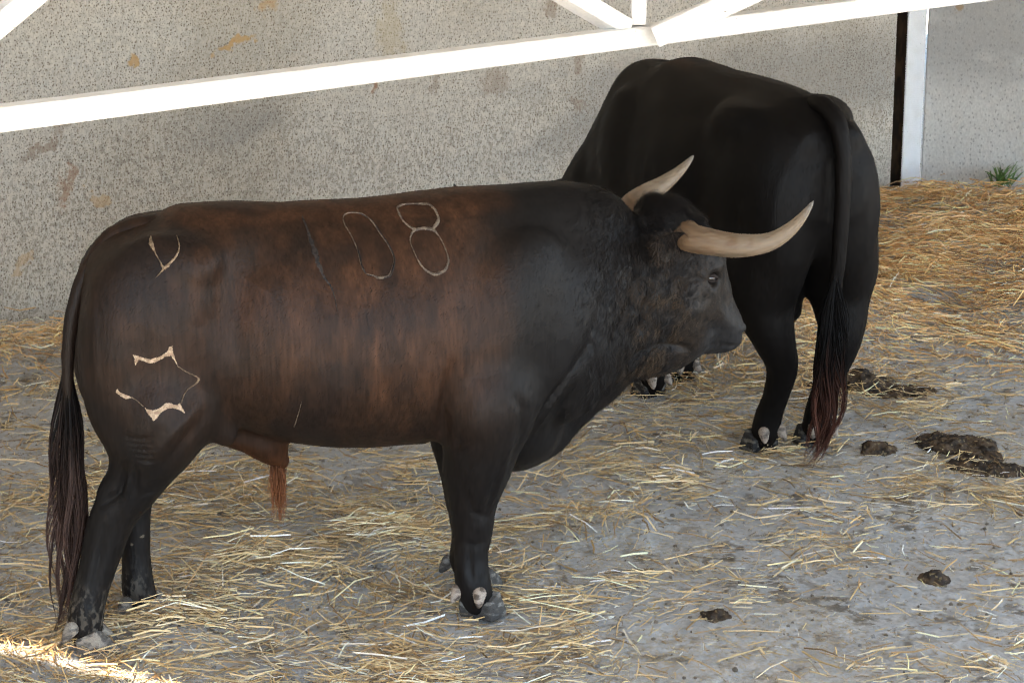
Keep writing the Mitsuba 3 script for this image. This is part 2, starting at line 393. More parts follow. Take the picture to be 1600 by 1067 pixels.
# ------------------------------------------------------------------ the white truss and the roof it carries
TZ = 1.8346
T0 = np.array([-1.0923, 5.0])
TD = np.array([math.cos(math.radians(41.7)), math.sin(math.radians(41.7))]); TN = np.array([TD[1], -TD[0]])
TA = lambda d, z=0, o=0: np.array([*(T0 + TD * d + TN * o), TZ + z])
NODE = 1.915
add('roof_truss__chord', beam(TA(-3.0), TA(5.2), .056, .053), 'white_steel')
add('roof_truss__post', beam(TA(NODE + .0, .031, -.004), TA(NODE + .0, 1.02, -.004), .042, .042, up=(-.05, -1, 0)), 'white_steel')
add('roof_truss__brace', beam(TA(NODE - .045, .020, -.006), TA(NODE - 1.0, .60, -.30), .050, .050, up=(-.80, -.60, 0)), 'white_steel')
add('roof_truss__brace_001', beam(TA(NODE + .015, .002, .045), TA(NODE + .72, .47, .75), .052, .058), 'white_steel')
add('roof_truss__brace_002', beam(TA(-.27, .03, .0), TA(1.23, .96, .0), .045, .05), 'white_steel')
add('roof_truss__top_chord', beam(TA(-3.0, 1.05), TA(5.2, 1.05), .058, .052), 'white_steel')
labels['roof_truss'] = dict(label='white steel roof truss crossing the top of the view in front of the wall', category='truss')

# roof sheets above the pen; the sun falls through the gap between them in a narrow stripe
RZ = 3.15
SH = np.array(SUN[:2]) / SUN[2]
def roof_pt(gx_, gy_, z=RZ):
    return np.array([gx_, gy_]) + SH * z
ga, gb = np.array([-1.43, 6.44]), np.array([-.95, 6.19])                 # the stripe on the ground
gd = (gb - ga) / np.linalg.norm(gb - ga); gn = np.array([-gd[1], gd[0]])
if gn[1] < 0: gn = -gn
def sheet(poly, z0=RZ, th=.03):
    from shapely.geometry import Polygon
    m = trimesh.creation.extrude_polygon(Polygon(poly), th, engine='earcut')
    m.apply_translation([0, 0, z0])
    return m
wslit = .036
m0 = roof_pt(*ga)
rp = lambda u, v: m0 + gd * u + gn * v
scene['roof_sheet'] = principled((.42, .41, .39), .6, .3)
add('roof__sheet', sheet([rp(-4.5, wslit / 2), rp(.66, wslit / 2), rp(.66, 0), rp(ROOF_R, 0), rp(ROOF_R, 14), rp(-4.5, 14)]), 'roof_sheet')
add('roof__sheet_001', sheet([rp(-4.5, -wslit / 2), rp(.66, -wslit / 2), rp(.66, -.003), rp(ROOF_R, -.003), rp(ROOF_R, -ROOF_F), rp(-4.5, -ROOF_F)]), 'roof_sheet')
labels['roof'] = dict(label='sheet roof over the pen above the white truss', category='roof')
# ------------------------------------------------------------------ the bulls
def rot_axes(f, u):
    """Axes as columns: f, left, up (made square)."""
    f = np.array(f, float); f /= np.linalg.norm(f)
    u = np.array(u, float); u = u - f * (u @ f); u /= np.linalg.norm(u)
    return np.stack([f, np.cross(u, f), u], 1)

def head_field(fd, H, scale=1.0, k=0.04):
    """Skull, cheeks and muzzle. H maps head points (forward, left, up from the poll) to bull coordinates."""
    P = lambda f, l, u: H(np.array([f, l, u]) * scale)
    R = lambda f, u: rot_axes(H(np.array(f, float)) - H(np.zeros(3)), H(np.array(u, float)) - H(np.zeros(3)))
    face = R((0.26, 0, -0.36), (0.81, 0, 0.58))
    S = scale
    fd.ball(P(-0.005, 0, -0.075), np.array([.12, .112, .085]) * S, k, face)          # poll
    fd.ball(P(0.055, 0, -0.15), np.array([.145, .112, .105]) * S, k, face)          # forehead
    fd.cone(P(0.08, 0, -0.17), P(0.172, 0, -0.375), .098 * S, .072 * S, k)          # nose bridge
    fd.ball(P(0.182, 0, -0.392), np.array([.09, .08, .072]) * S, .03, face)         # muzzle
    fd.ball(P(0.20, 0, -0.425), np.array([.055, .078, .052]) * S, .02, face)
    fd.ball(P(-.03, 0, -.425), np.array([.125, .085, .085]) * S, .05)                  # loose skin under the jaw
    fd.cone(P(0.145, 0, -0.448), P(0.175, 0, -0.452), .036 * S, .030 * S, .02, (1, 1.3, 1))   # chin
    for s in (-1, 1):
        fd.cone(P(-0.03, .062 * s, -0.30), P(0.07, .04 * s, -0.41), .092 * S, .052 * S, .045)   # jaw
        fd.ball(P(0.01, .078 * s, -0.25), np.array([.10, .045, .12]) * S, .04)               # cheek
        fd.cone(P(-0.01, .07 * s, -0.062), P(-0.008, .096 * s, -0.067), .052 * S, .037 * S, .03)     # horn boss
        fd.cone(P(0.055, .100 * s, -0.178), P(0.110, .086 * s, -0.180), .024 * S, .026 * S, .025)     # brow
        fd.cone(P(0.07, .096 * s, -0.255), P(0.11, .08 * s, -0.262), .018 * S, .016 * S, .03)      # lower rim of the eye
        fd.ball(P(0.086, .116 * s, -0.211), .019 * S, .016, cut=True)                     # eye socket
        fd.cone(P(0.09, .088 * s, -0.30), P(0.17, .064 * s, -0.375), .02 * S, .018 * S, .04)       # cheek ridge
        fd.ball(P(0.236, .052 * s, -0.418), np.array([.024, .014, .013]) * S, .010, face, cut=True)
        fd.cone(P(0.222, .072 * s, -0.395), P(0.245, .052 * s, -0.398), .010 * S, .010 * S, .015)  # nostril
        fd.cone(P(0.095, .070 * s, -0.437), P(0.225, .062 * s, -0.455), .007 * S, .007 * S, .012, cut=True)   # mouth

def horn_mesh(H, path, r0, s):
    p = np.array(path, float); p[:, 1] *= s
    u = np.linspace(0, 1, len(p))
    t = np.linspace(0, 1, 46)
    c = np.stack([PchipInterpolator(np.r_[0, np.cumsum(np.linalg.norm(np.diff(p, axis=0), axis=1))], p[:, i])(t * np.linalg.norm(np.diff(p, axis=0), axis=1).sum()) for i in range(3)], 1)
    for _ in range(6):
        c[1:-1] = (c[:-2] + 2 * c[1:-1] + c[2:]) / 4
    c = H(c)
    r = r0 * (1 - t ** 1.7) ** 0.80 * (1 + 0.10 * np.exp(-(t / 0.05) ** 2)) + 0.0035 * (t < 0.999)
    r[-1] = 0.0015
    d = np.gradient(c, axis=0); d /= np.linalg.norm(d, axis=1, keepdims=True)
    x = np.cross(d, [0, 0, 1.]); x /= np.linalg.norm(x, axis=1, keepdims=True)
    y = np.cross(x, d)
    k = 28
    a = np.arange(k) * 2 * np.pi / k
    wob = 1 + 0.05 * (meshkit.noise(np.stack(np.broadcast_arrays(np.cos(a)[None] * 1.3, np.sin(a)[None] * 1.3, t[:, None] * 7), -1), 3) - .5) + 0.012 * np.sin(t[:, None] * 150) * np.exp(-t[:, None] * 6)
    V = c[:, None] + (r[:, None] * wob)[..., None] * (np.cos(a)[None, :, None] * x[:, None] + 0.94 * np.sin(a)[None, :, None] * y[:, None])
    n = len(t)
    F = []
    for i in range(n - 1):
        for j in range(k):
            q = [i * k + j, i * k + (j + 1) % k, (i + 1) * k + (j + 1) % k, (i + 1) * k + j]
            F += [[q[0], q[1], q[2]], [q[0], q[2], q[3]]]
    V = np.vstack([V.reshape(-1, 3), c[:1], c[-1:] + d[-1:] * .002])
    F += [[n * k, (j + 1) % k, j] for j in range(k)] + [[n * k + 1, (n - 1) * k + j, (n - 1) * k + (j + 1) % k] for j in range(k)]
    col = np.repeat(t, k); col = np.r_[col, 0, 1]
    m = trimesh.Trimesh(V, np.array(F), process=False); m.fix_normals()
    return m, col

def claw(o, yaw, side, L=.105, W=.052, Hh=.068, dust=0):
    """One half of a cloven hoof: o is the heel centre on the ground, yaw in bull coordinates, side = -1, 1."""
    ca, sa = math.cos(yaw), math.sin(yaw)
    w = W * .5
    pts = [(0, -w * .8, .004, .010), (0, w * .8, .004, .010), (L * .6, -w, .004, .010), (L * .6, w, .004, .010), (L * .92, -side * w * .55, .003, .007), (L, -side * w * .7, .003, .005),
           (-.004, -w * .7, Hh * .62, .012), (-.004, w * .7, Hh * .62, .012), (L * .38, -w * .72, Hh, .010), (L * .38, w * .72, Hh, .010), (L * .80, -side * w * .35, Hh * .42, .010)]
    cloud = []
    ico = trimesh.creation.icosphere(subdivisions=1).vertices
    for x, y, z, r in pts:
        cloud.append(np.array([x, y, z + r]) + ico * r)
    m = trimesh.convex.convex_hull(np.vstack(cloud))
    m = m.subdivide_to_size(.012)
    V = m.vertices.copy()
    V[:, 2] = np.maximum(V[:, 2], 0)
    n = vnormals(V, m.faces)
    V += n * ((meshkit.noise(V * [90, 90, 160]) - .5) * .004)[:, None]
    V[:, 1] += side * (w + .003)
    x, y = V[:, 0] * ca - V[:, 1] * sa, V[:, 0] * sa + V[:, 1] * ca
    return trimesh.Trimesh(np.stack([x + o[0], y + o[1], V[:, 2] + o[2]], 1), m.faces, process=False)

def dewclaw(c, dirn, r=.021, ln=.038):
    d = np.array(dirn, float); d /= np.linalg.norm(d)
    ico = trimesh.creation.icosphere(subdivisions=2).vertices
    cloud = np.vstack([c + ico * r, c + d * ln * .6 + ico * r * .72, c + d * ln + ico * r * .35])
    return trimesh.convex.convex_hull(cloud).subdivide_to_size(.012)

def make_bull(spec):
    key, fr = spec['key'], spec['frame']
    lo, hi, h = spec['grid']
    fd = Field(lo, hi, h)
    fd.trunk(spec['trunk'], .04)
    for f in spec['shapes']:
        f(fd)
    for leg in spec['legs']:
        fd.chain(leg['chain'], leg.get('k', .025), leg.get('sc', (1, 1, 1)))
    hz = math.radians(spec['head_yaw'])
    hp = math.radians(spec.get('head_pitch', 0))
    po = np.array(spec['poll'])
    def Hm(q):
        q = np.asarray(q, float)
        f, l, u = q[..., 0], q[..., 1], q[..., 2]
        f, u = f * math.cos(hp) + u * math.sin(hp), -f * math.sin(hp) + u * math.cos(hp)
        return np.stack([f * math.cos(hz) - l * math.sin(hz), f * math.sin(hz) + l * math.cos(hz), u], -1) + po
    head_field(fd, Hm)
    m = fd.mesh()
    V, F = np.array(m.vertices), np.array(m.faces)
    if 'detail' in spec:
        n = vnormals(V, F)
        V = V + n * spec['detail'](V, n, Hm)[:, None]
    n = vnormals(V, F)
    bull = dict(V=V, F=F, n=n, H=Hm, key=key, fr=fr, spec=spec)
    W = lambda mesh: trimesh.Trimesh(fr.w(mesh.vertices), mesh.faces, process=False)
    bull['W'] = W
    add(key + '__body', W(trimesh.Trimesh(V, F, process=False)), spec['coat'], smooth=True)
    labels[key] = spec['label']
    # horns
    for i, s in enumerate((-1, 1)):
        hm, t = horn_mesh(Hm, spec.get('horn_left', spec['horn']) if s > 0 else spec['horn'], spec['horn_r'], s)
        tt = np.repeat(t[:, None], 3, 1)
        tn = meshkit.fbm(np.array(hm.vertices) * [30, 30, 30], 3, 5)[:, None]
        base, mid, tip = [np.array(c) for c in spec['horn_col']]
        a, b = smoothstep(0.02, .55, tt + (tn - .5) * .3), smoothstep(.86, .99, tt)
        gr = meshkit.fbm(np.stack([t * 5, np.arctan2(*(np.random.default_rng(5).normal(0, 1, (2, len(t))))) * 0 + np.tile(np.arange(len(t)) % 28, 1) * .9, 0 * t], 1), 3, 6)[:, None]
        col = (base * (1 - a) + mid * a) * (.62 + .76 * gr)
        stain = smoothstep(.52, .66, tn) * np.exp(-((tt - .42) / .22) ** 2)
        col = col * (1 - .55 * stain) + np.array([.095, .040, .012]) * .55 * stain
        col = col * (1 - b) + tip * b
        add(key + '__horn' + ('_001' if i else ''), W(hm), 'horn', smooth=True, color=col, **spec['horn_labels'][i])
    # eyes
    for i, s in enumerate((-1, 1)):
        ei = i
        e = trimesh.creation.icosphere(subdivisions=3, radius=.0175)
        e.apply_translation(Hm([.087, .1000 * s, -.211]))
        add(key + '__eye' + ('_001' if i else ''), W(e), 'eyeball', smooth=True)
        a = np.linspace(0, 2 * np.pi, 40, endpoint=False)
        cx, cz = .0205 * np.cos(a), .0095 * np.sin(a) * (1 - .25 * np.cos(a))
        tube_r = .0030 + .0042 * (np.sin(a) > 0) * np.abs(np.sin(a))
        b = np.linspace(0, 2 * np.pi, 10, endpoint=False)
        R0 = np.stack([cx * .94 + cz * .18, np.full(40, .0), cz * .98 - cx * .22], 1)
        out = R0 / np.linalg.norm(R0, axis=1, keepdims=True)
        ring = R0[:, None] + tube_r[:, None, None] * (np.cos(b)[None, :, None] * out[:, None] + np.sin(b)[None, :, None] * np.array([0, 1.4, 0]))
        ring[..., 1] = (ring[..., 1] * 1 + .1125 - .16 * ring[..., 0]) * s
        ring[..., 0] += .087; ring[..., 2] -= .211
        f = [[i * 10 + j, i * 10 + (j + 1) % 10, ((i + 1) % 40) * 10 + (j + 1) % 10, ((i + 1) % 40) * 10 + j] for i in range(40) for j in range(10)]
        f = np.array(f); f = np.concatenate([f[:, [0, 1, 2]], f[:, [0, 2, 3]]])
        lid = trimesh.Trimesh(Hm(ring.reshape(-1, 3)), f, process=False); lid.fix_normals()
        add(key + '__eye' + ('_001' if ei else '') + '__eyelid', W(lid), 'eyelid', smooth=True)
    # hooves
    nh, nd = 0, 0
    num = lambda k: '' if k == 0 else f'_{k:03d}'
    for leg in spec['legs']:
        o, yaw = np.array(leg['hoof'], float), math.radians(leg['yaw'])
        fwd, left = np.array([math.cos(yaw), math.sin(yaw), 0]), np.array([-math.sin(yaw), math.cos(yaw), 0])
        for s in (-1, 1):
            add(key + '__hoof' + num(nh), W(claw(o - fwd * .03, yaw + s * .05, s)), leg.get('mat', 'hoof'), smooth=35); nh += 1
            c = np.array(leg['dew']) + left * .036 * s
            add(key + '__dewclaw' + num(nd), W(dewclaw(c, -fwd * .55 + np.array([0, 0, -.8]) + left * .25 * s)), leg.get('dmat', 'dewclaw'), smooth=35); nd += 1
    return bull

def tail_part(bull, pts, radii, sub='tail', mat=None):
    p = np.array(pts, float)
    L = np.r_[0, np.cumsum(np.linalg.norm(np.diff(p, axis=0), axis=1))]
    t = np.linspace(0, 1, 60) * L[-1]
    c = np.stack([PchipInterpolator(L, p[:, i])(t) for i in range(3)], 1)
    for _ in range(4):
        c[1:-1] = (c[:-2] + 2 * c[1:-1] + c[2:]) / 4
    r = PchipInterpolator(L, radii)(t)
    d = np.gradient(c, axis=0); d /= np.linalg.norm(d, axis=1, keepdims=True)
    x = np.cross(d, [0, 1., 0]); x /= np.linalg.norm(x, axis=1, keepdims=True)
    y = np.cross(x, d)
    k = 14
    a = np.arange(k) * 2 * np.pi / k
    V = c[:, None] + r[:, None, None] * (np.cos(a)[None, :, None] * x[:, None] + np.sin(a)[None, :, None] * y[:, None])
    V += ((meshkit.noise(V * [60, 60, 25]) - .5) * .004)[..., None] * (V - c[:, None]) / (r[:, None, None] + 1e-6)
    F = []
    for i in range(len(t) - 1):
        for j in range(k):
            q = [i * k + j, i * k + (j + 1) % k, (i + 1) * k + (j + 1) % k, (i + 1) * k + j]
            F += [[q[0], q[1], q[2]], [q[0], q[2], q[3]]]
    m = trimesh.Trimesh(V.reshape(-1, 3), np.array(F), process=False); m.fix_normals()
    add(bull['key'] + '__' + sub, bull['W'](m), mat or bull['spec']['coat'], smooth=True)
    return c, t / L[-1]

def hair_part(bull, sub, P, W, C, mat='hair', side=None):
    n = len(P)
    if side is None:
        ang = rng.uniform(0, np.pi, n)
        side = np.stack([np.cos(ang), np.sin(ang), np.zeros(n)], 1)
    V, F, col = ribbons(P, W, C, side)
    add(bull['key'] + '__' + sub, trimesh.Trimesh(bull['fr'].w(V), F, process=False), mat, smooth=False, color=col)

def switch(bull, c, t, t0, n, path, width, colours, lens=(.3, .8), seed=3, hw=.0016, sub='tail__tail_tuft'):
    """The long hair of a tail: strands that leave the tail past t0 and follow the hanging path (s, t, z) with width(u)."""
    r = np.random.default_rng(seed)
    path = np.array(path, float)
    L = np.r_[0, np.cumsum(np.linalg.norm(np.diff(path, axis=0), axis=1))]; L /= L[-1]
    m = 12
    u0 = r.uniform(0, .55, n) ** 1.2
    u1 = np.minimum(u0 + r.uniform(lens[0], lens[1], n), r.uniform(.78, 1.0, n))
    lock = r.integers(0, 16, n)
    lx, ly = r.normal(0, 1, 16)[lock] * .85 + r.normal(0, .15, n), r.normal(0, 1, 16)[lock] * .85 + r.normal(0, .15, n)
    lx, ly = np.clip(lx, -1.7, 1.7), np.clip(ly, -1.5, 1.5)
    ph = r.uniform(0, 6.28, 16)[lock]
    u = u0[:, None] + (u1 - u0)[:, None] * np.linspace(0, 1, m)[None]
    ctr = np.stack([PchipInterpolator(L, path[:, i])(u) for i in range(3)], -1)
    wd = np.interp(u, np.linspace(0, 1, len(width)), width)
    grow = np.clip((u - u0[:, None]) / .25, .12, 1)
    P = ctr.copy()
    P[..., 0] += wd * grow * lx[:, None] + .017 * np.sin(u * 13 + ph[:, None]) * smoothstep(.15, .8, u)
    P[..., 1] += wd * .75 * grow * ly[:, None] + .014 * np.cos(u * 11 + ph[:, None]) * smoothstep(.15, .8, u)
    Wd = hw * (1 - .85 * np.linspace(0, 1, m)[None] ** 2) * r.uniform(.6, 1.3, n)[:, None]
    top, tip = np.array(colours[0]), np.array(colours[1])
    k = smoothstep(colours[2], colours[3], u + r.normal(0, .08, n)[:, None])[..., None]
    C = (top * (1 - k) + tip * k) * r.uniform(.6, 1.4, n)[:, None, None] * r.uniform(.55, 1.45, 16)[lock][:, None, None]
    hair_part(bull, sub, P, Wd, C)

def fur(bull, n, mask, length, width, flow, lift, color, sub, curl=0.0, m=3, seed=5):
    """Short hair on the body: flow(P, n) gives the lie of the hair, color(P) its colour, mask(P, n) where it grows (0..1)."""
    r = np.random.default_rng(seed)
    V, F, N = bull['V'], bull['F'], bull['n']
    A = np.linalg.norm(np.cross(V[F[:, 1]] - V[F[:, 0]], V[F[:, 2]] - V[F[:, 0]]), axis=1)
    cen = V[F].mean(1)
    w = A * mask(cen, N[F].mean(1))
    f = r.choice(len(F), n, p=w / w.sum())
    b = r.dirichlet([1, 1, 1], n)
    P0 = (V[F[f]] * b[..., None]).sum(1)
    nn = (N[F[f]] * b[..., None]).sum(1)
    d = flow(P0, nn)
    d = d - nn * (d * nn).sum(1, keepdims=True)
    d /= np.linalg.norm(d, axis=1, keepdims=True) + 1e-9
    d = d + r.normal(0, .18, d.shape)
    ln = (length(P0) if callable(length) else length) * r.uniform(.55, 1.3, n)
    u = np.linspace(0, 1, m)
    li = (lift(P0) if callable(lift) else np.full(n, lift)) * r.uniform(.5, 1.5, n)
    P = P0[:, None] - nn[:, None] * .001 + ln[:, None, None] * (d[:, None] * u[None, :, None] + nn[:, None] * (li[:, None] * (u - .55 * u ** 2)[None])[..., None])
    if curl:
        sd = np.cross(d, nn)
        clump = meshkit.noise(P0 * 28, 9) * 12.0
        P += sd[:, None] * (curl * ln[:, None] * np.sin(clump[:, None] + u[None] * 4.5) * u[None])[..., None]
    side = np.cross(d, nn); side /= np.linalg.norm(side, axis=1, keepdims=True) + 1e-9
    Wd = width * (1 - .9 * u[None] ** 1.5) * r.uniform(.7, 1.3, n)[:, None]
    hair_part(bull, sub, P, Wd, color(P0, r), side=side)
# ---- the brown-black bull in front
FR1 = Frame((-0.66, 6.76), 15)
TRUNK1 = [  # s, ztop, zbot, halfwidth, t
    (-0.600, 1.10, 0.90, .10, 0), (-0.575, 1.165, 0.84, .17, 0), (-0.50, 1.225, 0.76, .225, 0), (-0.40, 1.253, 0.70, .248, 0), (-0.29, 1.292, 0.672, .255, 0), (-0.15, 1.289, 0.618, .275, 0),
    (0.0, 1.270, 0.566, .308, 0), (0.20, 1.268, 0.538, .328, 0), (0.40, 1.289, 0.532, .312, 0), (0.55, 1.299, 0.510, .275, 0), (0.70, 1.296, 0.520, .262, 0), (0.85, 1.282, 0.60, .240, 0.0),
    (0.95, 1.250, 0.650, .215, 0.005), (1.03, 1.200, 0.685, .185, 0.01), (1.12, 1.148, 0.700, .15, 0.02), (1.18, 1.09, .73, .11, .025)]

def shapes1(fd):
    for t in (-1, 1):
        fd.ball((-.39, .150 * t, .93), (.205, .125, .31), .06)                    # thigh
        fd.ball((-.50, .130 * t, .86), (.125, .115, .27), .05)                    # rear of the thigh
        fd.ball((-.30, .185 * t, 1.17), (.075, .06, .055), .06)                 # hip bone
        fd.ball((.60, .195 * t, .88), (.160, .105, .34), .045, rot_axes((.9, 0, -.35), (.35, 0, .9)))    # shoulder
        fd.ball((.52, .185 * t, .65), (.135, .09, .15), .04)                       # upper arm
        fd.ball((.80, .15 * t, .86), (.16, .11, .26), .06)                        # side of the neck
        fd.cone((-.31, .20 * t, .72), (-.22, .17 * t, .64), .05, .03, .06)           # flank fold
    fd.ball((.69, 0, .56), (.15, .16, .14), .06)                              # brisket
    for a, b, ra, rb in [((1.07, .02, .745), (.96, .005, .675), .062, .064), ((.96, .005, .675), (.86, 0, .60), .064, .062), ((.86, 0, .60), (.80, 0, .515), .062, .05), ((.79, 0, .515), (.70, 0, .465), .045, .05)]:
        fd.cone(a, b, ra, rb, .05, (1, .62, 1))                               # dewlap
    fd.cone((-.22, 0, .605), (-.075, 0, .555), .035, .05, .05)                    # sheath
    fd.cone((-.075, -.01, .555), (-.035, -.01, .50), .045, .026, .04)
    fd.ball((-.36, 0, .66), (.06, .06, .08), .05)                              # purse, between the thighs
    fd.ball((.10, 0, 1.225), (.38, .07, .045), .05)                              # back line
    fd.ball((.84, 0, 1.185), (.20, .125, .10), .06)                              # crest
    fd.cone((1.07, .015, .80), (1.17, .03, .765), .10, .088, .05, (1, .8, 1))            # throat
    fd.cone((1.08, .015, .96), (1.20, .03, .92), .17, .14, .05, (1, .85, 1))

LEGS1 = [
    dict(chain=[((-.40, -.165, .74), .135), ((-.452, -.150, .58), .094), ((-.505, -.135, .475), .068), ((-.548, -.130, .42), .062), ((-.572, -.128, .345), .056), ((-.607, -.135, .24), .048),
                ((-.636, -.142, .15), .046), ((-.646, -.145, .105), .049), ((-.645, -.147, .055), .042)], hoof=(-.622, -.150, 0), yaw=-12, dew=(-.680, -.150, .098), mat='hoof_dusty', dmat='hoof_dusty'),
    dict(chain=[((-.36, .150, .74), .135), ((-.41, .115, .58), .09), ((-.452, .085, .475), .068), ((-.468, .068, .40), .052), ((-.470, .058, .30), .041), ((-.470, .052, .20), .038), ((-.472, .05, .115), .046), ((-.450, .05, .055), .042)],
         hoof=(-.427, .05, 0), yaw=-14, dew=(-.502, .045, .085), mat='hoof_dusty', dmat='hoof_dusty'),
    dict(chain=[((.58, -.190, .72), .125), ((.535, -.175, .55), .112), ((.528, -.163, .46), .094), ((.520, -.155, .385), .072), ((.518, -.152, .325), .060), ((.522, -.150, .28), .058), ((.512, -.158, .225), .047),
                ((.510, -.165, .165), .044), ((.514, -.170, .115), .051), ((.530, -.172, .055), .044)], hoof=(.545, -.165, 0), yaw=46, dew=(.496, -.200, .100), mat='hoof_grey', dmat='hoof_pale'),
    dict(chain=[((.60, .18, .72), .12), ((.56, .14, .55), .105), ((.545, .105, .46), .082), ((.545, .075, .37), .062), ((.552, .06, .28), .056), ((.545, .055, .21), .043), ((.545, .05, .11), .048), ((.565, .05, .055), .04)],
         hoof=(.59, .05, 0), yaw=20, dew=(.512, .05, .095), mat='hoof_grey', dmat='hoof_grey'),
]

def detail1(V, n, Hm):
    o = np.zeros(len(V))
    near = np.abs(V[:, 1])
    def groove(line, w, depth, side=0):
        d, u = seg_dist(V, line)
        g = np.exp(-(d / w) ** 2) * np.sin(np.pi * np.clip(.08 + .84 * u, 0, 1)) * depth
        if side:
            g = g * smoothstep(0, .05, V[:, 1] * side)
        return g
    for s in (-1, 1):
        G = lambda line, w, d: groove(line, w, d, s)
        o -= G([(.42, .84), (.409, .788), (.402, .689), (.409, .567), (.429, .504)], .018, .014)      # behind the shoulder and elbow
        o += G([(.50, .80), (.50, .70), (.485, .60)], .05, .010)
        for k, (a, b) in enumerate([((.433, .562), (.468, .623)), ((.446, .548), (.484, .606)), ((.44, .590), (.462, .65))]):
            o -= G([a, b], .006, .005)                                            # wrinkles at the elbow
        o -= G([(.85, .86), (.80, .78), (.755, .72), (.705, .64), (.672, .555)], .014, .012)        # shoulder against dewlap
        o += G([(.83, .81), (.785, .755), (.736, .67), (.70, .575)], .008, .009)                # skin fold beside it
        o -= G([(.815, .739), (.775, .655), (.768, .55)], .022, .014)
        o -= G([(.60, .756), (.633, .69), (.636, .60), (.60, .50)], .018, .007)
        o += G([(.60, .60), (.585, .50), (.555, .40)], .014, .006)
        o -= G([(.575, .52), (.56, .43), (.545, .36)], .010, .006)
        o -= G([(.47, .44), (.505, .36), (.56, .335)], .012, .004)                   # knee
        o += G([(.50, .30), (.545, .315)], .022, .003)
        o -= G([(.47, .262), (.52, .25), (.56, .262)], .012, .002)
        o -= G([(.50, .25), (.497, .18), (.50, .13)], .010, .006)
        o -= G([(-.08, 1.19), (-.17, 1.13), (-.215, 1.01), (-.20, .84)], .060, .020)             # hollow of the flank
        o += G([(-.20, 1.20), (-.29, 1.13), (-.31, 1.0)], .05, .008)
        o -= G([(-.52, .72), (-.47, .86), (-.46, 1.02)], .045, .007)
        o += G([(-.31, .78), (-.38, .71), (-.45, .62)], .020, .008)
        o -= G([(-.29, .74), (-.36, .665), (-.43, .58)], .018, .007)
        o -= G([(-.518, .60), (-.526, .55), (-.537, .504), (-.583, .462)], .010, .012)             # in front of the hock's tendon
        o += G([(-.56, .54), (-.595, .47)], .012, .006)
        o -= G([(-.488, .60), (-.49, .55), (-.50, .50)], .010, .007)
        o += G([(-.505, .57), (-.512, .51), (-.53, .45)], .009, .006)
        for k in range(5):
            zc = .690 - .017 * k
            o -= G([(-.52 + .006 * k, zc), (-.48 + .006 * k, zc - .004), (-.445 + .006 * k, zc + .004)], .005, .005)
        for k in range(4):
            zc = .545 - .014 * k
            o -= G([(-.46 - .006 * k, zc - .008), (-.425 - .008 * k, zc), (-.395 - .010 * k, zc + .006)], .0045, .004)
        o -= G([(-.575, .40), (-.60, .30), (-.635, .17)], .010, .006)
        o -= G([(.957, 1.139), (.905, 1.004), (.847, .86), (.789, .766)], .020, .007)             # folds of the neck
        o -= G([(1.043, 1.09), (.999, .967), (.925, .837)], .016, .009)
        o -= G([(1.095, 1.047), (1.058, .937), (1.014, .825)], .014, .010)
        o -= G([(1.24, .765), (1.19, .785), (1.128, .799), (1.055, .79), (.999, .759)], .013, .013)    # below the jaw
        for c in (.02, .11, .20, .29):
            o += G([(c, .70), (c + .02, .86), (c + .02, 1.06)], .022, .0022)
    o *= 1.45
    # upright folds of the neck, soft rolls of the throat
    m = smoothstep(.80, .90, V[:, 0]) * (1 - smoothstep(1.10, 1.2, V[:, 0])) * smoothstep(1.15, .95, V[:, 2]) * smoothstep(.04, .1, near)
    q = np.stack([V[:, 0] * 20 + V[:, 2] * 4, near * 0, V[:, 2] * 3.5], 1)
    o += m * (np.abs(meshkit.fbm(q * 1.4, 3, 4) - .5) * 2 - .3) * .020
    # curls over cheek, throat and forehead
    hq = V - Hm(np.zeros(3))
    hm = smoothstep(.40, .22, np.linalg.norm(hq + np.array([.0, 0, .22]), axis=1))
    o += hm * (meshkit.fbm(V * 30, 3, 8) - .5) * (.020 - .012 * smoothstep(.10, .20, hq @ np.array([.85, 0, -.5])))
    o += (meshkit.fbm(V * 9, 3, 2) - .5) * .006
    return o

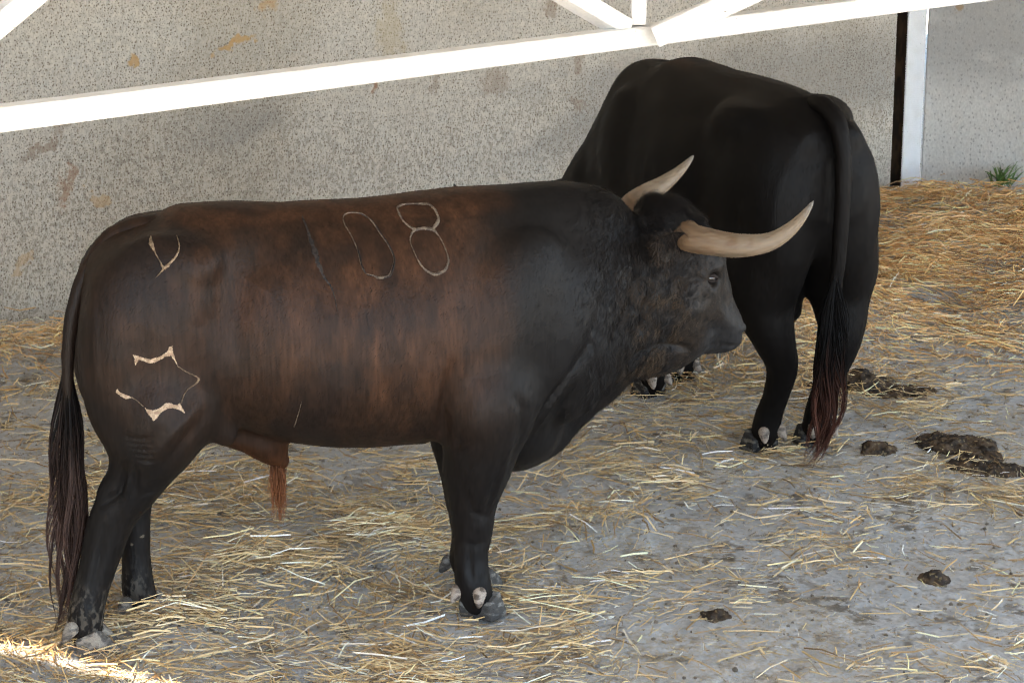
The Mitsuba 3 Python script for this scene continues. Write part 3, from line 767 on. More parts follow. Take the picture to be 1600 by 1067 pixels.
BROWN_C = (0.10, 1.02)
def coat1(p, n, uv):
    s, t, z = FR1.mloc(p)
    a = mikit.fbm(s * 9, z * 3.0, t * 3 + 5, 3)
    streak = mikit.fbm(s * 30 + 2 * a, z * 9, t * 12, 4)
    fine = .55 * mikit.noise(s * 150, z * 13, t * 90) + .45 * mikit.noise(s * 330, z * 34, t * 160)
    ss = mikit.smoothstep
    # how brown: the flank between the hip and the shoulder, and the line of the back
    w = (.42 + .58 * ss(-.40, .02, s + (a - .5) * .25)) * ss(-.75, -.45, s) * (1 - ss(.42, .66, s + (a - .5) * .22))
    v = ss(.62, .95, z + (a - .5) * .12)
    back = ss(1.235, 1.27, z) * ss(-.40, -.25, s) * (1 - ss(.52, .70, s))
    br = w * (0.36 + .64 * v) * ss(-.35, .85, streak * .30 + a * .70)
    patch = ss(.52, .68, mikit.fbm(s * 7 + 3, z * 5, 1.5, 3)) * ss(-.36, -.2, s) * (1 - ss(.5, .66, s)) * ss(1.08, 1.18, z)
    br = dr.clip(br * (1 - .6 * patch) + back * .8, 0, 1)
    warm = 1 - ss(-.50, -.1, dr.abs(s - .05) * -1)
    black = mikit.mix(mikit.mix((.0120, .0086, .0068), (.0200, .0136, .0102), a), mikit.mix((.0078, .0070, .0068), (.0125, .0105, .0098), a), ss(.50, .72, s + (a - .5) * .2))
    brown = mikit.mix((.036, .0165, .0090), (.080, .0345, .0170), ss(.2, .85, streak))
    low = (1 - ss(.50, .66, z)) * ss(-.36, -.25, s) * (1 - ss(.05, .2, s)) * ss(-.09, .02, t + .02)
    # face and cheeks: brown-grey curls, slate muzzle
    hd = ss(1.02, 1.16, s + (a - .5) * .08) * (1 - ss(1.06, 1.12, z))
    curl = mikit.fbm(s * 55, z * 48, t * 50, 3)
    black = mikit.mix(black, mikit.mix((.0095, .0075, .0064), (.0270, .0200, .0155), ss(.30, .70, curl)), hd)
    black = mikit.mix(black, mikit.mix((.0175, .0165, .0170), (.027, .0255, .0255), a), ss(1.27, 1.34, s + (.9 - z) * .30) * ss(.02, .12, .92 - z))
    legs = 1 - ss(.50, .74, z + (a - .5) * .15)
    black = mikit.mix(black, mikit.mix((.0072, .0066, .0066), (.0135, .0115, .0108), a), legs)
    br = br * (1 - .85 * legs * (1 - ss(-.30, -.2, s) * (1 - ss(.35, .45, s))))
    c = mikit.mix(black, brown, br)
    c = mikit.mix(c, mi.Color3f(.085, .030, .010), low * .85)
    # dried mud low on the legs
    mud = (1 - ss(.14, .24, z + (mikit.fbm(s * 25, z * 25, t * 25, 3) - .5) * .14)) * (1 - ss(-.50, -.40, s)) * ss(.44, .62, mikit.fbm(s * 90, z * 60, t * 90 + 3, 4))
    c = mikit.mix(c, mi.Color3f(.115, .098, .078), mud * .75)
    specks = ss(.90, .93, mikit.noise(s * 60 + 9, z * 45, t * 60)) * ss(.5, .6, a) * (1 - ss(.42, .5, z)) * (1 - ss(-.5, -.3, s))
    c = mikit.mix(c, mi.Color3f(.25, .20, .145), specks * .8)
    slate = ss(.50, .68, mikit.fbm(s * 6 + 9, z * 6, t * 5 + 2, 3))
    c = mikit.mix(c, mi.Color3f(.0085, .0080, .0086), slate * .45 * (1 - hd))
    return c * (.42 + .62 * fine)

def fur_bump(p, n, uv):
    return mikit.noise(p.x * 330, p.z * 26, p.y * 330) + .6 * mikit.noise(p.x * 620, p.z * 60, p.y * 620)

scene['coat_brown'] = bumped(principled(mikit.proc(coat1), .48, .15), fur_bump, .0009)
scene['coat_black'] = None
scene['horn'] = bumped(principled({'type': 'mesh_attribute', 'name': 'vertex_color'}, .42, .40), lambda p, n, uv: mikit.fbm(p.x * 55, p.y * 55, p.z * 160, 4), .005)
scene['eyeball'] = principled((.012, .009, .008), .06, .7)
scene['hair'] = principled({'type': 'mesh_attribute', 'name': 'vertex_color'}, .55, .07)
scene['eyelid'] = principled((.020, .0145, .0125), .6, .12)
def hoofcol(a, b, k):
    def f(p, n, uv):
        q = mikit.fbm(p.x * 38, p.y * 38, p.z * 60, 4)
        return mikit.mix(a, b, mikit.smoothstep(k, k + .22, q)) * (.75 + .5 * mikit.noise(p.x * 400, p.y * 400, p.z * 400))
    return mikit.proc(f)
scene['hoof_dusty'] = principled(hoofcol((.085, .075, .066), (.25, .215, .175), .38), .85, .2)
scene['hoof_grey'] = principled(hoofcol((.06, .055, .05), (.19, .175, .155), .45), .8, .2)
scene['hoof_pale'] = principled(hoofcol((.10, .075, .058), (.32, .255, .205), .36), .6, .3)
scene['hoof_dark'] = principled(hoofcol((.018, .016, .015), (.12, .105, .085), .5), .7, .25)
scene['hoof'] = scene['hoof_dusty']; scene['dewclaw'] = scene['hoof_pale']
del scene['hoof'], scene['dewclaw']

HORN = [(0.0, .085, -.066), (-.012, .125, -.069), (.016, .175, -.073), (.070, .25, -.078), (.150, .305, -.068), (.225, .332, -.022), (.290, .340, .052)]
HORN_L = [(0.0, .085, -.060), (-.035, .125, -.052), (-.030, .175, -.037), (.05, .24, -.018), (.15, .295, 0.0), (.235, .325, .032), (.298, .34, .076)]
spec1 = dict(key='bull', frame=FR1, grid=((-.80, -.48, -.02), (1.56, .48, 1.40), .0072), trunk=TRUNK1, shapes=[shapes1], legs=LEGS1, head_yaw=13, poll=(1.188, .02, 1.2),
             detail=detail1, coat='coat_brown', horn=HORN, horn_r=.0425, horn_left=HORN_L, horn_col=((.130, .078, .042), (.185, .138, .093), (.150, .132, .112)), horn_labels=[{}, {}],
             label=dict(label='brown-black bull in front with numbers branded on its flank, facing right', category='bull', group='bulls in the pen'))
B1 = make_bull(spec1)
tail1, tt1 = tail_part(B1, [(-.30, 0, 1.215), (-.40, 0, 1.232), (-.50, -.01, 1.212), (-.56, -.02, 1.150), (-.605, -.03, 1.07), (-.632, -.04, .985), (-.648, -.045, .88), (-.655, -.045, .76), (-.66, -.045, .60)],
                       [.030, .036, .032, .026, .023, .021, .019, .016, .008])
switch(B1, tail1, tt1, .6, 1500, [(-.648, -.045, .93), (-.655, -.045, .78), (-.664, -.045, .58), (-.674, -.05, .38), (-.680, -.05, .20), (-.694, -.055, .09), (-.735, -.06, .015)],
       [.010, .021, .029, .031, .028, .022, .010], ((.010, .0085, .008), (.078, .046, .036), .18, .72))
# ---- marks branded on the flank: thin ribbons of scarred, hairless skin that follow the hide
from scipy.interpolate import griddata
near_ = (B1['n'][:, 1] < -.15) & (B1['V'][:, 2] > .45)
SKIN_V, SKIN_N = B1['V'][near_], B1['n'][near_]
skin_t = LinearNDInterpolator(SKIN_V[:, [0, 2]], SKIN_V[:, 1])
skin_tree = cKDTree(SKIN_V[:, [0, 2]])
def brand(key, lines, mat, ragged=.35, seed=1, off=.0022, cross=5, **lab):
    """lines: lists of (s, z, half width); smoothed, ragged along the edges."""
    r = np.random.default_rng(seed)
    Vs, Fs, base = [], [], 0
    for ln in lines:
        q = np.array(ln, float)
        L = np.r_[0, np.cumsum(np.linalg.norm(np.diff(q[:, :2], axis=0), axis=1))]
        n = max(8, int(L[-1] / .0028))
        t = np.linspace(0, L[-1], n)
        c = np.stack([PchipInterpolator(L, q[:, i])(t) for i in range(2)], 1)
        w = np.maximum(np.interp(t, L, q[:, 2]), .0003)
        d = np.gradient(c, axis=0); d /= np.linalg.norm(d, axis=1, keepdims=True) + 1e-9
        for _ in range(2):
            d[1:-1] = (d[:-2] + 2 * d[1:-1] + d[2:]) / 4
        d /= np.linalg.norm(d, axis=1, keepdims=True) + 1e-9
        nr = np.stack([-d[:, 1], d[:, 0]], 1)
        wl, wr = [w * (1 - ragged + 2 * ragged * r.uniform(0, 1, n)) for _ in (0, 1)]
        k = np.linspace(-1, 1, cross)
        P = c[:, None] + nr[:, None] * np.where(k < 0, wl[:, None] * k[None], wr[:, None] * k[None])[..., None]
        tt = skin_t(P.reshape(-1, 2))
        idx = skin_tree.query(P.reshape(-1, 2))[1]
        tt = np.where(np.isnan(tt), SKIN_V[idx, 1], tt)
        dome = (np.abs(k) < .9) * .0012
        V = np.stack([P.reshape(-1, 2)[:, 0], tt, P.reshape(-1, 2)[:, 1]], 1) + SKIN_N[idx] * (off + np.tile(dome, n))[:, None] * np.where(np.tile(np.abs(k) > .9, n), .4, 1)[:, None]
        i = (np.arange(n - 1)[:, None] * cross + np.arange(cross - 1)[None]).reshape(-1) + base
        Vs.append(V); Fs.append(np.concatenate([np.stack([i, i + 1, i + cross + 1], 1), np.stack([i, i + cross + 1, i + cross], 1)])); base += len(V)
    add(key, B1['W'](trimesh.Trimesh(np.vstack(Vs), np.vstack(Fs), process=False)), mat, smooth=True, **lab)
def scarcol(a, b):
    def f(p, n, uv):
        q = mikit.fbm(p.x * 120, p.y * 120, p.z * 120, 3)
        return mikit.mix(a, b, mikit.smoothstep(.35, .65, q)) * (.7 + .6 * mikit.noise(p.x * 500, p.y * 500, p.z * 90))
    return mikit.proc(f)
scene['scar_pale'] = principled(scarcol((.26, .175, .11), (.40, .295, .205)), .7, .3)
scene['scar_grey'] = principled(scarcol((.050, .035, .025), (.130, .098, .070)), .6, .4)
scene['scar_tan'] = principled(scarcol((.11, .075, .045), (.22, .155, .10)), .6, .3)
scene['scar_dark'] = principled(scarcol((.010, .008, .0075), (.026, .019, .016)), .6, .3)
mm = lambda pts, ws: [(s, z, w * .001) for (s, z), w in zip(pts, ws)]
U_ = [(-0.41, 1.239), (-0.413, 1.225), (-0.407, 1.208), (-0.395, 1.183), (-0.385, 1.165), (-0.368, 1.179), (-0.353, 1.194), (-0.342, 1.21), (-0.338, 1.224), (-0.34, 1.241)]
brand('bull__brand_mark', [mm(U_, [1.5, 7, 2.0, 1.2, 5, 3.2, 2.6, 2.2, 1.6, .6]), mm([(-0.384, 1.167), (-0.396, 1.153), (-0.411, 1.14)], [4, 1.6, .5])], 'scar_tan', seed=3, label='pale curved brand mark on the hip')
def brand_patch(polys):
    """Filled patches of bare pale skin, frayed where the hair begins, as ply arrays."""
    from shapely.geometry import Polygon
    Vs, Fs, base = [], [], 0
    for k, pl in enumerate(polys):
        pg = Polygon(pl).buffer(-.0010)
        pg = (max(pg.geoms, key=lambda q: q.area) if hasattr(pg, 'geoms') else pg).segmentize(.0022)
        c = np.array(pg.exterior.coords)[:-1]
        g = np.random.default_rng(40 + k)
        ctr = c.mean(0)
        nx = np.roll(c, -1, 0) - np.roll(c, 1, 0); nx = np.stack([nx[:, 1], -nx[:, 0]], 1); nx /= np.linalg.norm(nx, axis=1, keepdims=True)
        c = c + nx * g.uniform(-.0013, .0013, (len(c), 1))
        pg = Polygon(c).buffer(0)
        pg = max(pg.geoms, key=lambda q: q.area) if hasattr(pg, 'geoms') else pg
        v, f = trimesh.creation.triangulate_polygon(pg, engine='earcut')
        m = trimesh.Trimesh(np.c_[v, np.zeros(len(v))], f, process=False).subdivide_to_size(.009)
        v = np.array(m.vertices)[:, :2]
        idx = skin_tree.query(v)[1]
        tt = skin_t(v); tt = np.where(np.isnan(tt), SKIN_V[idx, 1], tt)
        Vs.append(np.stack([v[:, 0], tt, v[:, 1]], 1) + SKIN_N[idx] * .0026); Fs.append(np.array(m.faces) + base); base += len(v)
    return np.vstack(Vs), np.vstack(Fs)
ST = [[(-0.486, 0.931), (-0.481, 0.914), (-0.48, 0.893), (-0.475, 0.902), (-0.469, 0.912), (-0.46, 0.909), (-0.438, 0.9), (-0.415, 0.909), (-0.395, 0.921), (-0.381, 0.92), (-0.371, 0.906), (-0.363, 0.887), (-0.361, 0.892), (-0.369, 0.914), (-0.374, 0.933), (-0.375, 0.94), (-0.373, 0.951), (-0.385, 0.95), (-0.393, 0.934), (-0.411, 0.923), (-0.436, 0.915), (-0.462, 0.921)],
      [(-0.466, 0.785), (-0.453, 0.776), (-0.436, 0.774), (-0.418, 0.781), (-0.403, 0.792), (-0.391, 0.791), (-0.373, 0.784), (-0.362, 0.789), (-0.357, 0.776), (-0.349, 0.757), (-0.365, 0.767), (-0.383, 0.775), (-0.397, 0.776), (-0.414, 0.768), (-0.427, 0.754), (-0.438, 0.741), (-0.449, 0.757)],
      [(-0.537, 0.819), (-0.529, 0.833), (-0.525, 0.821), (-0.509, 0.813), (-0.499, 0.809), (-0.49, 0.803), (-0.509, 0.799), (-0.523, 0.807)]]
SL = [([(-0.363, 0.891), (-0.341, 0.873), (-0.32, 0.86), (-0.309, 0.853), (-0.304, 0.846), (-0.313, 0.834), (-0.326, 0.827), (-0.339, 0.821), (-0.351, 0.805), (-0.358, 0.787)], [1.2, 1.0, 1.2, 1.5, 3.0, 2.2, 1.0, .9, .9, 1.2]), ([(-0.494, 0.805), (-0.482, 0.798), (-0.464, 0.782)], [1.3, 1.0, 1.5])]
for k, (suffix, more) in enumerate([('', dict(label='pale six-pointed star brand on the thigh')), ('__lower_edge', {}), ('__tip', {})]):
    v, f = brand_patch([ST[k]])
    add('bull__brand_mark_001' + suffix, B1['W'](trimesh.Trimesh(v, f, process=False)), 'scar_pale', smooth=True, **more)
for k, (q, w) in enumerate(SL):
    brand('bull__brand_mark_001__thin_line' + ('_001' if k else ''), [mm(q, w)], 'scar_tan', ragged=.6, seed=4 + k)
ZERO = [(0.149, 1.233), (0.148, 1.245), (0.158, 1.256), (0.174, 1.259), (0.202, 1.257), (0.226, 1.243), (0.244, 1.211), (0.26, 1.183), (0.269, 1.153), (0.26, 1.128), (0.246, 1.109), (0.223, 1.105), (0.2, 1.113), (0.181, 1.119), (0.171, 1.148), (0.169, 1.177), (0.161, 1.206), (0.149, 1.233)]
brand('bull__brand_mark_002', [mm(ZERO, [1.2, 1.0, 1.2, .7, 1.2, 1.4, 1.2, .8, .6, .8, 2.2, 4.2, 2.0, .6, .6, .9, 1.4, 1.2])], 'scar_grey', seed=5, label='faint branded numeral zero on the flank')
brand('bull__brand_mark_002__dark_rim', [[(s + .004, z - .002, .0018) for s, z in ZERO[4:16]]], 'scar_dark', seed=6, off=.0014)
E1 = [(0.349, 1.219), (0.324, 1.233), (0.314, 1.251), (0.313, 1.264), (0.336, 1.273), (0.371, 1.274), (0.405, 1.273), (0.42, 1.259), (0.422, 1.243), (0.409, 1.226), (0.395, 1.216)]
E2 = [(0.353, 1.219), (0.331, 1.206), (0.326, 1.19), (0.332, 1.165), (0.344, 1.135), (0.365, 1.112), (0.387, 1.104), (0.415, 1.114), (0.43, 1.14), (0.424, 1.171), (0.41, 1.204), (0.398, 1.217), (0.372, 1.221), (0.349, 1.219)]
brand('bull__brand_mark_003', [mm(E1, [3.2, 2.6, 3, 2.4, 1.4, 1.2, 2.4, 3.6, 4.2, 4.4, 4]), mm(E2, [3, 2.2, 1.2, 1.0, 2.2, 3.4, 4, 4.4, 3, 1.2, 2.0, 4.4, 3.4, 3.2])], 'scar_grey', seed=7, label='branded numeral eight on the flank')
SCAR = [(0.033, 1.258), (0.039, 1.221), (0.047, 1.176), (0.061, 1.12), (0.084, 1.077), (0.091, 1.023)]
brand('bull__scar', [mm(SCAR, [1.5, 4, 8, 4, 1.8, 1.0])], 'scar_dark', ragged=.5, seed=8, off=.0012, label='dark streak down the flank')
brand('bull__scratch', [mm([(-0.03, 0.676), (-0.024, .72), (-0.016, 0.764)], [1.8, 1.2, .5])], 'scar_grey', seed=9)

# ---- ears, tufts and coat of the front bull
def ear(bull, s, base, tip, up, width, col, seed):
    H = bull['H']
    b, t = np.array(base, float), np.array(tip, float)
    b[1] *= s; t[1] *= s
    up = np.array(up, float); up[1] *= s
    d = t - b; L = np.linalg.norm(d); d /= L
    up = up - d * (up @ d); up /= np.linalg.norm(up)
    nv = np.cross(d, up) * s
    m, k = 16, 13
    u = np.linspace(0, 1, m); v = np.linspace(-1, 1, k)
    w = width * np.sin(np.pi * np.clip(.12 + .86 * u, 0, 1)) ** .8 * (1 - .15 * u)
    cup = .55 * w[:, None] * (v[None] ** 2 - .5) * (1 - .6 * u[:, None])
    mid = b + d * (u * L)[:, None] + up * (-.012 * np.sin(np.pi * u))[:, None]
    S = mid[:, None] + up * (w[:, None] * v[None])[..., None] + nv * cup[..., None]
    th = .006 * (1 - .6 * u)[:, None] * (1 - .7 * v[None] ** 2)
    V = np.concatenate([(S + nv * th[..., None]).reshape(-1, 3), (S - nv * th[..., None]).reshape(-1, 3)])
    i = (np.arange(m - 1)[:, None] * k + np.arange(k - 1)[None]).reshape(-1)
    f = np.concatenate([np.stack([i, i + 1, i + k + 1], 1), np.stack([i, i + k + 1, i + k], 1)])
    F = np.concatenate([f, f[:, ::-1] + m * k])
    mesh = trimesh.Trimesh(H(V), F, process=False)
    key = '__ear' + ('_001' if s > 0 else '')
    add(bull['key'] + key, bull['W'](mesh), bull['spec']['coat'], smooth=True)
    r = np.random.default_rng(seed)
    n = 900
    pi, pk = r.integers(0, m, n), r.integers(0, k, n)
    P0 = H(S[pi, pk] - 0 * nv)
    vv = v[pk]
    dirs = d * .7 + up * (.55 * vv)[:, None] + nv * r.choice([-.5, .5], n)[:, None] + r.normal(0, .22, (n, 3))
    dirs = H(dirs) - H(np.zeros(3)); dirs /= np.linalg.norm(dirs, axis=1, keepdims=True)
    ln = r.uniform(.018, .045, n)
    uu = np.linspace(0, 1, 4)
    P = P0[:, None] + dirs[:, None] * (ln[:, None] * uu[None])[..., None] - np.array([0, 0, 1.]) * (.012 * uu ** 2)[None, :, None]
    C = np.array(col) * r.uniform(.6, 1.7, (n, 1))
    hair_part(bull, key[2:] + '__ear_hair', P, .0011 * (1 - .85 * uu[None]) * np.ones((n, 1)), C)
for s in (-1, 1):
    ear(B1, s, (-.035, .125, -.085), (-.160, .190, -.050), (.25, .25, .9), .054, (.036, .027, .0215), 31)

def brownness(P):
    s, t, z = P[:, 0], P[:, 1], P[:, 2]
    a = meshkit.fbm(np.stack([s * 9, z * 3, t * 3 + 5], 1), 3, 1)
    w = (.42 + .58 * smoothstep(-.40, .02, s + (a - .5) * .25)) * smoothstep(-.75, -.45, s) * (1 - smoothstep(.42, .66, s + (a - .5) * .22))
    br = w * (.30 + .62 * smoothstep(.62, .95, z)) * smoothstep(.15, .8, a)
    return np.clip(np.maximum(br, .75 * smoothstep(1.235, 1.27, z) * smoothstep(-.4, -.25, s) * (1 - smoothstep(.52, .7, s))), 0, 1)[:, None]
def furcol1(P, r):
    b = brownness(P)
    return (np.array([.0095, .0076, .0066]) * (1 - b) + np.array([.030, .0135, .0072]) * b) * r.uniform(.5, 1.6, (len(P), 1))
def body_flow(P, n):
    d = np.zeros_like(P); d[:, 0] = -.55; d[:, 2] = -1.0
    return d
Hd = lambda P: P - B1['H'](np.zeros(3))
def neckness(P, n=None):
    return smoothstep(.78, 1.0, P[:, 0]) * smoothstep(.30, .45, P[:, 2])
def nose(P):
    q = Hd(P)
    return smoothstep(.30, .40, -q[:, 2]) * smoothstep(.06, .12, q[:, 0])
def lockcol(P, r):
    k = smoothstep(.40, .68, meshkit.fbm(P * np.array([30, 30, 22]), 3, 17)) * smoothstep(1.12, 1.0, P[:, 2] + 0 * P[:, 0]) * smoothstep(.90, 1.1, P[:, 0])
    k = (k * (1 - nose(P)))[:, None]
    return (np.array([.0115, .0100, .0095]) * (1 - k) + np.array([.038, .026, .017]) * k) * r.uniform(.5, 1.7, (len(P), 1))
fur(B1, 60000, lambda P, n: (1 - .95 * neckness(P)) * smoothstep(.05, .10, P[:, 2]), lambda P: .006 + .007 * smoothstep(.25, .55, P[:, 2]), .00075, body_flow, .16, furcol1, 'coat', m=2, seed=71)
fur(B1, 46000, lambda P, n: (neckness(P) + .0) * (1 - .97 * nose(P)), lambda P: (.024 - .017 * smoothstep(.0, .07, Hd(P)[:, 0] - .25 * Hd(P)[:, 2] - .06)), .0009, body_flow, .35, lockcol, 'neck_hair', curl=.42, m=4, seed=72)
def pollmask(P, n):
    q = Hd(P)
    return (q[:, 2] > -.13) * (np.abs((q[:, 1])) < .085) * (q[:, 0] > -.10) * (q[:, 0] < .08) * (n[:, 2] > .05)
fur(B1, 8000, pollmask, .030, .0010, lambda P, n: np.tile([.9, -.1, -.25], (len(P), 1)), .75, lambda P, r: np.array([.011, .0095, .0092]) * r.uniform(.5, 1.8, (len(P), 1)), 'poll_tuft', curl=.4, m=5, seed=73)
# hair hanging from the sheath
r = np.random.default_rng(74)
n = 420
a0 = np.stack([r.normal(-.045, .009, n), r.normal(-.012, .009, n), r.uniform(.50, .535, n)], 1)
uu = np.linspace(0, 1, 7)
ln = r.uniform(.05, .21, n)
P = a0[:, None] + np.stack([(.006 * r.normal(0, 1, n))[:, None] * uu[None] + .005 * np.sin(uu[None] * 6 + r.uniform(0, 6, n)[:, None]), (.010 * r.normal(0, 1, n))[:, None] * uu[None], -ln[:, None] * uu[None]], -1)
cl = (1 - uu)[None, :, None] * np.array([.05, .022, .012]) + uu[None, :, None] * np.array([.20, .075, .032])
hair_part(B1, 'sheath_tuft', P, .0012 * (1 - .8 * uu[None] ** 2) * np.ones((n, 1)), cl * r.uniform(.6, 1.4, (n, 1, 1)))
# ---- the black bull behind it, seen from behind with its head down
FR2 = Frame((1.01, 8.42), 116)
TRUNK2 = [
    (-0.275, 1.13, 0.92, .12, 0), (-0.245, 1.235, 0.84, .19, 0), (-0.17, 1.305, 0.76, .225, .015), (-0.05, 1.338, 0.70, .250, .02), (0.10, 1.345, 0.64, .27, .02), (0.25, 1.338, 0.60, .315, 0), (0.45, 1.342, 0.57, .33, 0),
    (0.60, 1.355, 0.55, .315, 0), (0.75, 1.362, 0.53, .29, 0), (0.92, 1.318, 0.53, .27, 0.01), (1.06, 1.303, 0.55, .235, .015), (1.18, 1.20, .52, .20, .02), (1.30, 1.05, .47, .18, .035), (1.44, .88, .42, .15, .06)]

def shapes2(fd):
    for t in (-1, 1):
        fd.ball((-.06, .145 * t + .022, .97), (.20, .125, .31), .06)
        fd.ball((-.17, .132 * t + .012, .88), (.115, .12, .27), .05)
        fd.ball((.06, .195 * t + .015, 1.245), (.11, .06, .055), .09)
        fd.ball((-.20, .085 * t, 1.20), (.05, .045, .05), .05)                 # pin bones
        fd.ball((.80, .195 * t, .90), (.16, .10, .34), .06, rot_axes((.9, 0, -.35), (.35, 0, .9)))
        fd.ball((.72, .18 * t, .64), (.13, .09, .15), .05)
        fd.cone((.05, .24 * t, .74), (.16, .21 * t, .66), .05, .03, .06)
    fd.ball((.86, 0, .58), (.15, .15, .13), .06)
    fd.ball((.95, .01, 1.20), (.24, .11, .11), .06)
    fd.cone((1.28, .03, .74), (1.48, .09, .58), .20, .15, .06)
    fd.cone((.0, .0, .62), (.0, .0, .535), .062, .054, .03)                   # purse
    fd.cone((.22, 0, .61), (.33, .02, .555), .035, .045, .05)
    fd.ball((.30, 0, 1.31), (.40, .07, .04), .05)

LEGS2 = [
    dict(chain=[((-.07, .175, .76), .140), ((-.10, .165, .60), .105), ((-.135, .140, .47), .072), ((-.130, .105, .40), .058), ((-.105, .080, .33), .049), ((-.06, .078, .22), .044),
                ((-.02, .085, .13), .045), ((-.02, .088, .10), .050), ((-.005, .090, .055), .044)], hoof=(.02, .092, 0), yaw=4, dew=(-.055, .085, .095), mat='hoof_dark', dmat='hoof_tan'),
    dict(chain=[((-.07, -.170, .76), .140), ((-.10, -.160, .60), .105), ((-.135, -.155, .47), .078), ((-.145, -.140, .40), .060), ((-.125, -.128, .33), .050), ((-.09, -.115, .22), .044),
                ((-.06, -.110, .13), .045), ((-.06, -.110, .10), .050), ((-.04, -.112, .055), .044)], hoof=(-.02, -.115, 0), yaw=-12, dew=(-.095, -.11, .095), mat='hoof_dark', dmat='hoof_tan'),
    dict(chain=[((.80, .19, .72), .12), ((.76, .165, .55), .108), ((.745, .15, .46), .088), ((.75, .13, .37), .066), ((.755, .125, .28), .058), ((.765, .12, .21), .046), ((.77, .118, .11), .052), ((.79, .118, .055), .044)],
         hoof=(.815, .118, 0), yaw=12, dew=(.735, .118, .10), mat='hoof_dark', dmat='hoof_tan'),
    dict(chain=[((.84, -.19, .72), .12), ((.82, -.165, .55), .108), ((.82, -.13, .46), .085), ((.83, -.105, .37), .066), ((.85, -.09, .28), .058), ((.87, -.085, .21), .046), ((.885, -.082, .11), .052), ((.905, -.08, .055), .044)],
         hoof=(.93, -.08, 0), yaw=0, dew=(.85, -.08, .10), mat='hoof_dark', dmat='hoof_tan'),
]

def detail2(V, n, Hm):
    o = np.zeros(len(V))
    def groove(line, w, depth, side=0):
        d, u = seg_dist(V, line)
        g = np.exp(-(d / w) ** 2) * np.sin(np.pi * np.clip(.08 + .84 * u, 0, 1)) * depth
        return g * smoothstep(0, .05, V[:, 1] * side) if side else g
    for s in (-1, 1):
        o -= groove([(.14, .74), (.20, .86), (.18, 1.0), (.22, 1.16)], .055, .020, s)
        o -= groove([(.66, .55), (.65, .66), (.64, .78)], .03, .012, s)
        o -= groove([(-.18, .70), (-.10, .86), (-.08, 1.05)], .045, .008, s)
        o += groove([(.04, 1.25), (.22, 1.29), (.40, 1.30)], .04, .005, s)
        o -= groove([(.10, 1.29), (.25, 1.24), (.5, 1.2)], .05, .008, s)
        for c in (.30, .39, .48, .57):
            o += groove([(c, .70), (c + .02, .86), (c + .03, 1.05)], .022, .003, s)
    o *= 1.5
    d, u = seg_dist(V, [(-.30, 0, 1.12), (-.30, 0, .9), (-.26, 0, .62)])
    o -= np.exp(-(d / .03) ** 2) * .030                                     # cleft below the tail
    o += (meshkit.fbm(V * 9, 3, 2) - .5) * .007
    return o

def coat2(p, n, uv):
    s, t, z = FR2.mloc(p)
    a = mikit.fbm(s * 9, z * 3.0, t * 9 + 5, 3)
    fine = mikit.noise(s * 300, z * 40, t * 300)
    ss = mikit.smoothstep
    c = mikit.mix((.0032, .0029, .0029), (.0062, .0048, .0042), a)
    rust = ss(1.325, 1.36, z) * ss(.5, .6, s) * (1 - ss(.80, .88, s)) * ss(.35, .6, a)
    c = mikit.mix(c, mi.Color3f(.035, .017, .010), rust * .6)
    return c * (.75 + .5 * fine)
scene['hoof_tan'] = principled(hoofcol((.10, .078, .060), (.24, .19, .15), .35), .7, .25)
scene['coat_black'] = bumped(principled(mikit.proc(coat2), .48, .09), fur_bump, .0014)
spec2 = dict(key='bull_001', frame=FR2, grid=((-.45, -.55, -.02), (2.2, .85, 1.46), .0105), trunk=TRUNK2, shapes=[shapes2], legs=LEGS2, head_yaw=0, head_pitch=12, poll=(1.55, .158, .722),
             detail=detail2, coat='coat_black', horn=HORN, horn_r=.040, horn_col=((.10, .085, .07), (.06, .055, .05), (.03, .03, .028)), horn_labels=[{}, {}],
             label=dict(label='deep black bull behind with lowered head, rump and hanging tail towards us', category='bull', group='bulls in the pen'))
B2 = make_bull(spec2)
tail2, tt2 = tail_part(B2, [(-.10, 0, 1.305), (-.19, .0, 1.318), (-.262, -.01, 1.275), (-.300, -.012, 1.19), (-.318, -.010, 1.08), (-.325, -.005, .95), (-.325, .0, .82), (-.322, .01, .66), (-.32, .015, .50)],
                       [.030, .034, .034, .031, .029, .028, .026, .022, .010])
switch(B2, tail2, tt2, .6, 1300, [(-.332, .01, .80), (-.335, .026, .66), (-.335, .035, .50), (-.325, .030, .32), (-.31, .045, .13), (-.315, .115, .012)],
       [.018, .040, .042, .036, .028, .010], ((.005, .0045, .0045), (.060, .024, .016), .40, .80), seed=11)

fur(B2, 45000, lambda P, n: smoothstep(.25, .4, P[:, 2]) * (P[:, 0] < 1.3), .014, .0009, body_flow, .16, lambda P, r: np.array([.0042, .0037, .0035]) * r.uniform(.5, 1.7, (len(P), 1)), 'coat', m=2, seed=81)
for s in (-1, 1):
    ear(B2, s, (-.045, .125, -.105), (-.165, .185, -.075), (.25, .25, .9), .046, (.005, .0045, .004), 32)
# hair hanging from the sheath
n = 160
a0 = np.stack([r.normal(.33, .012, n), r.normal(.02, .012, n), r.uniform(.50, .53, n)], 1)
ln = r.uniform(.06, .17, n)
P = a0[:, None] + np.stack([(.012 * r.normal(0, 1, n))[:, None] * uu[None], (.012 * r.normal(0, 1, n))[:, None] * uu[None], -ln[:, None] * uu[None]], -1)
hair_part(B2, 'sheath_tuft', P, .0012 * (1 - .8 * uu[None] ** 2) * np.ones((n, 1)), np.array([.012, .010, .009]) * r.uniform(.6, 1.4, (n, 1)))
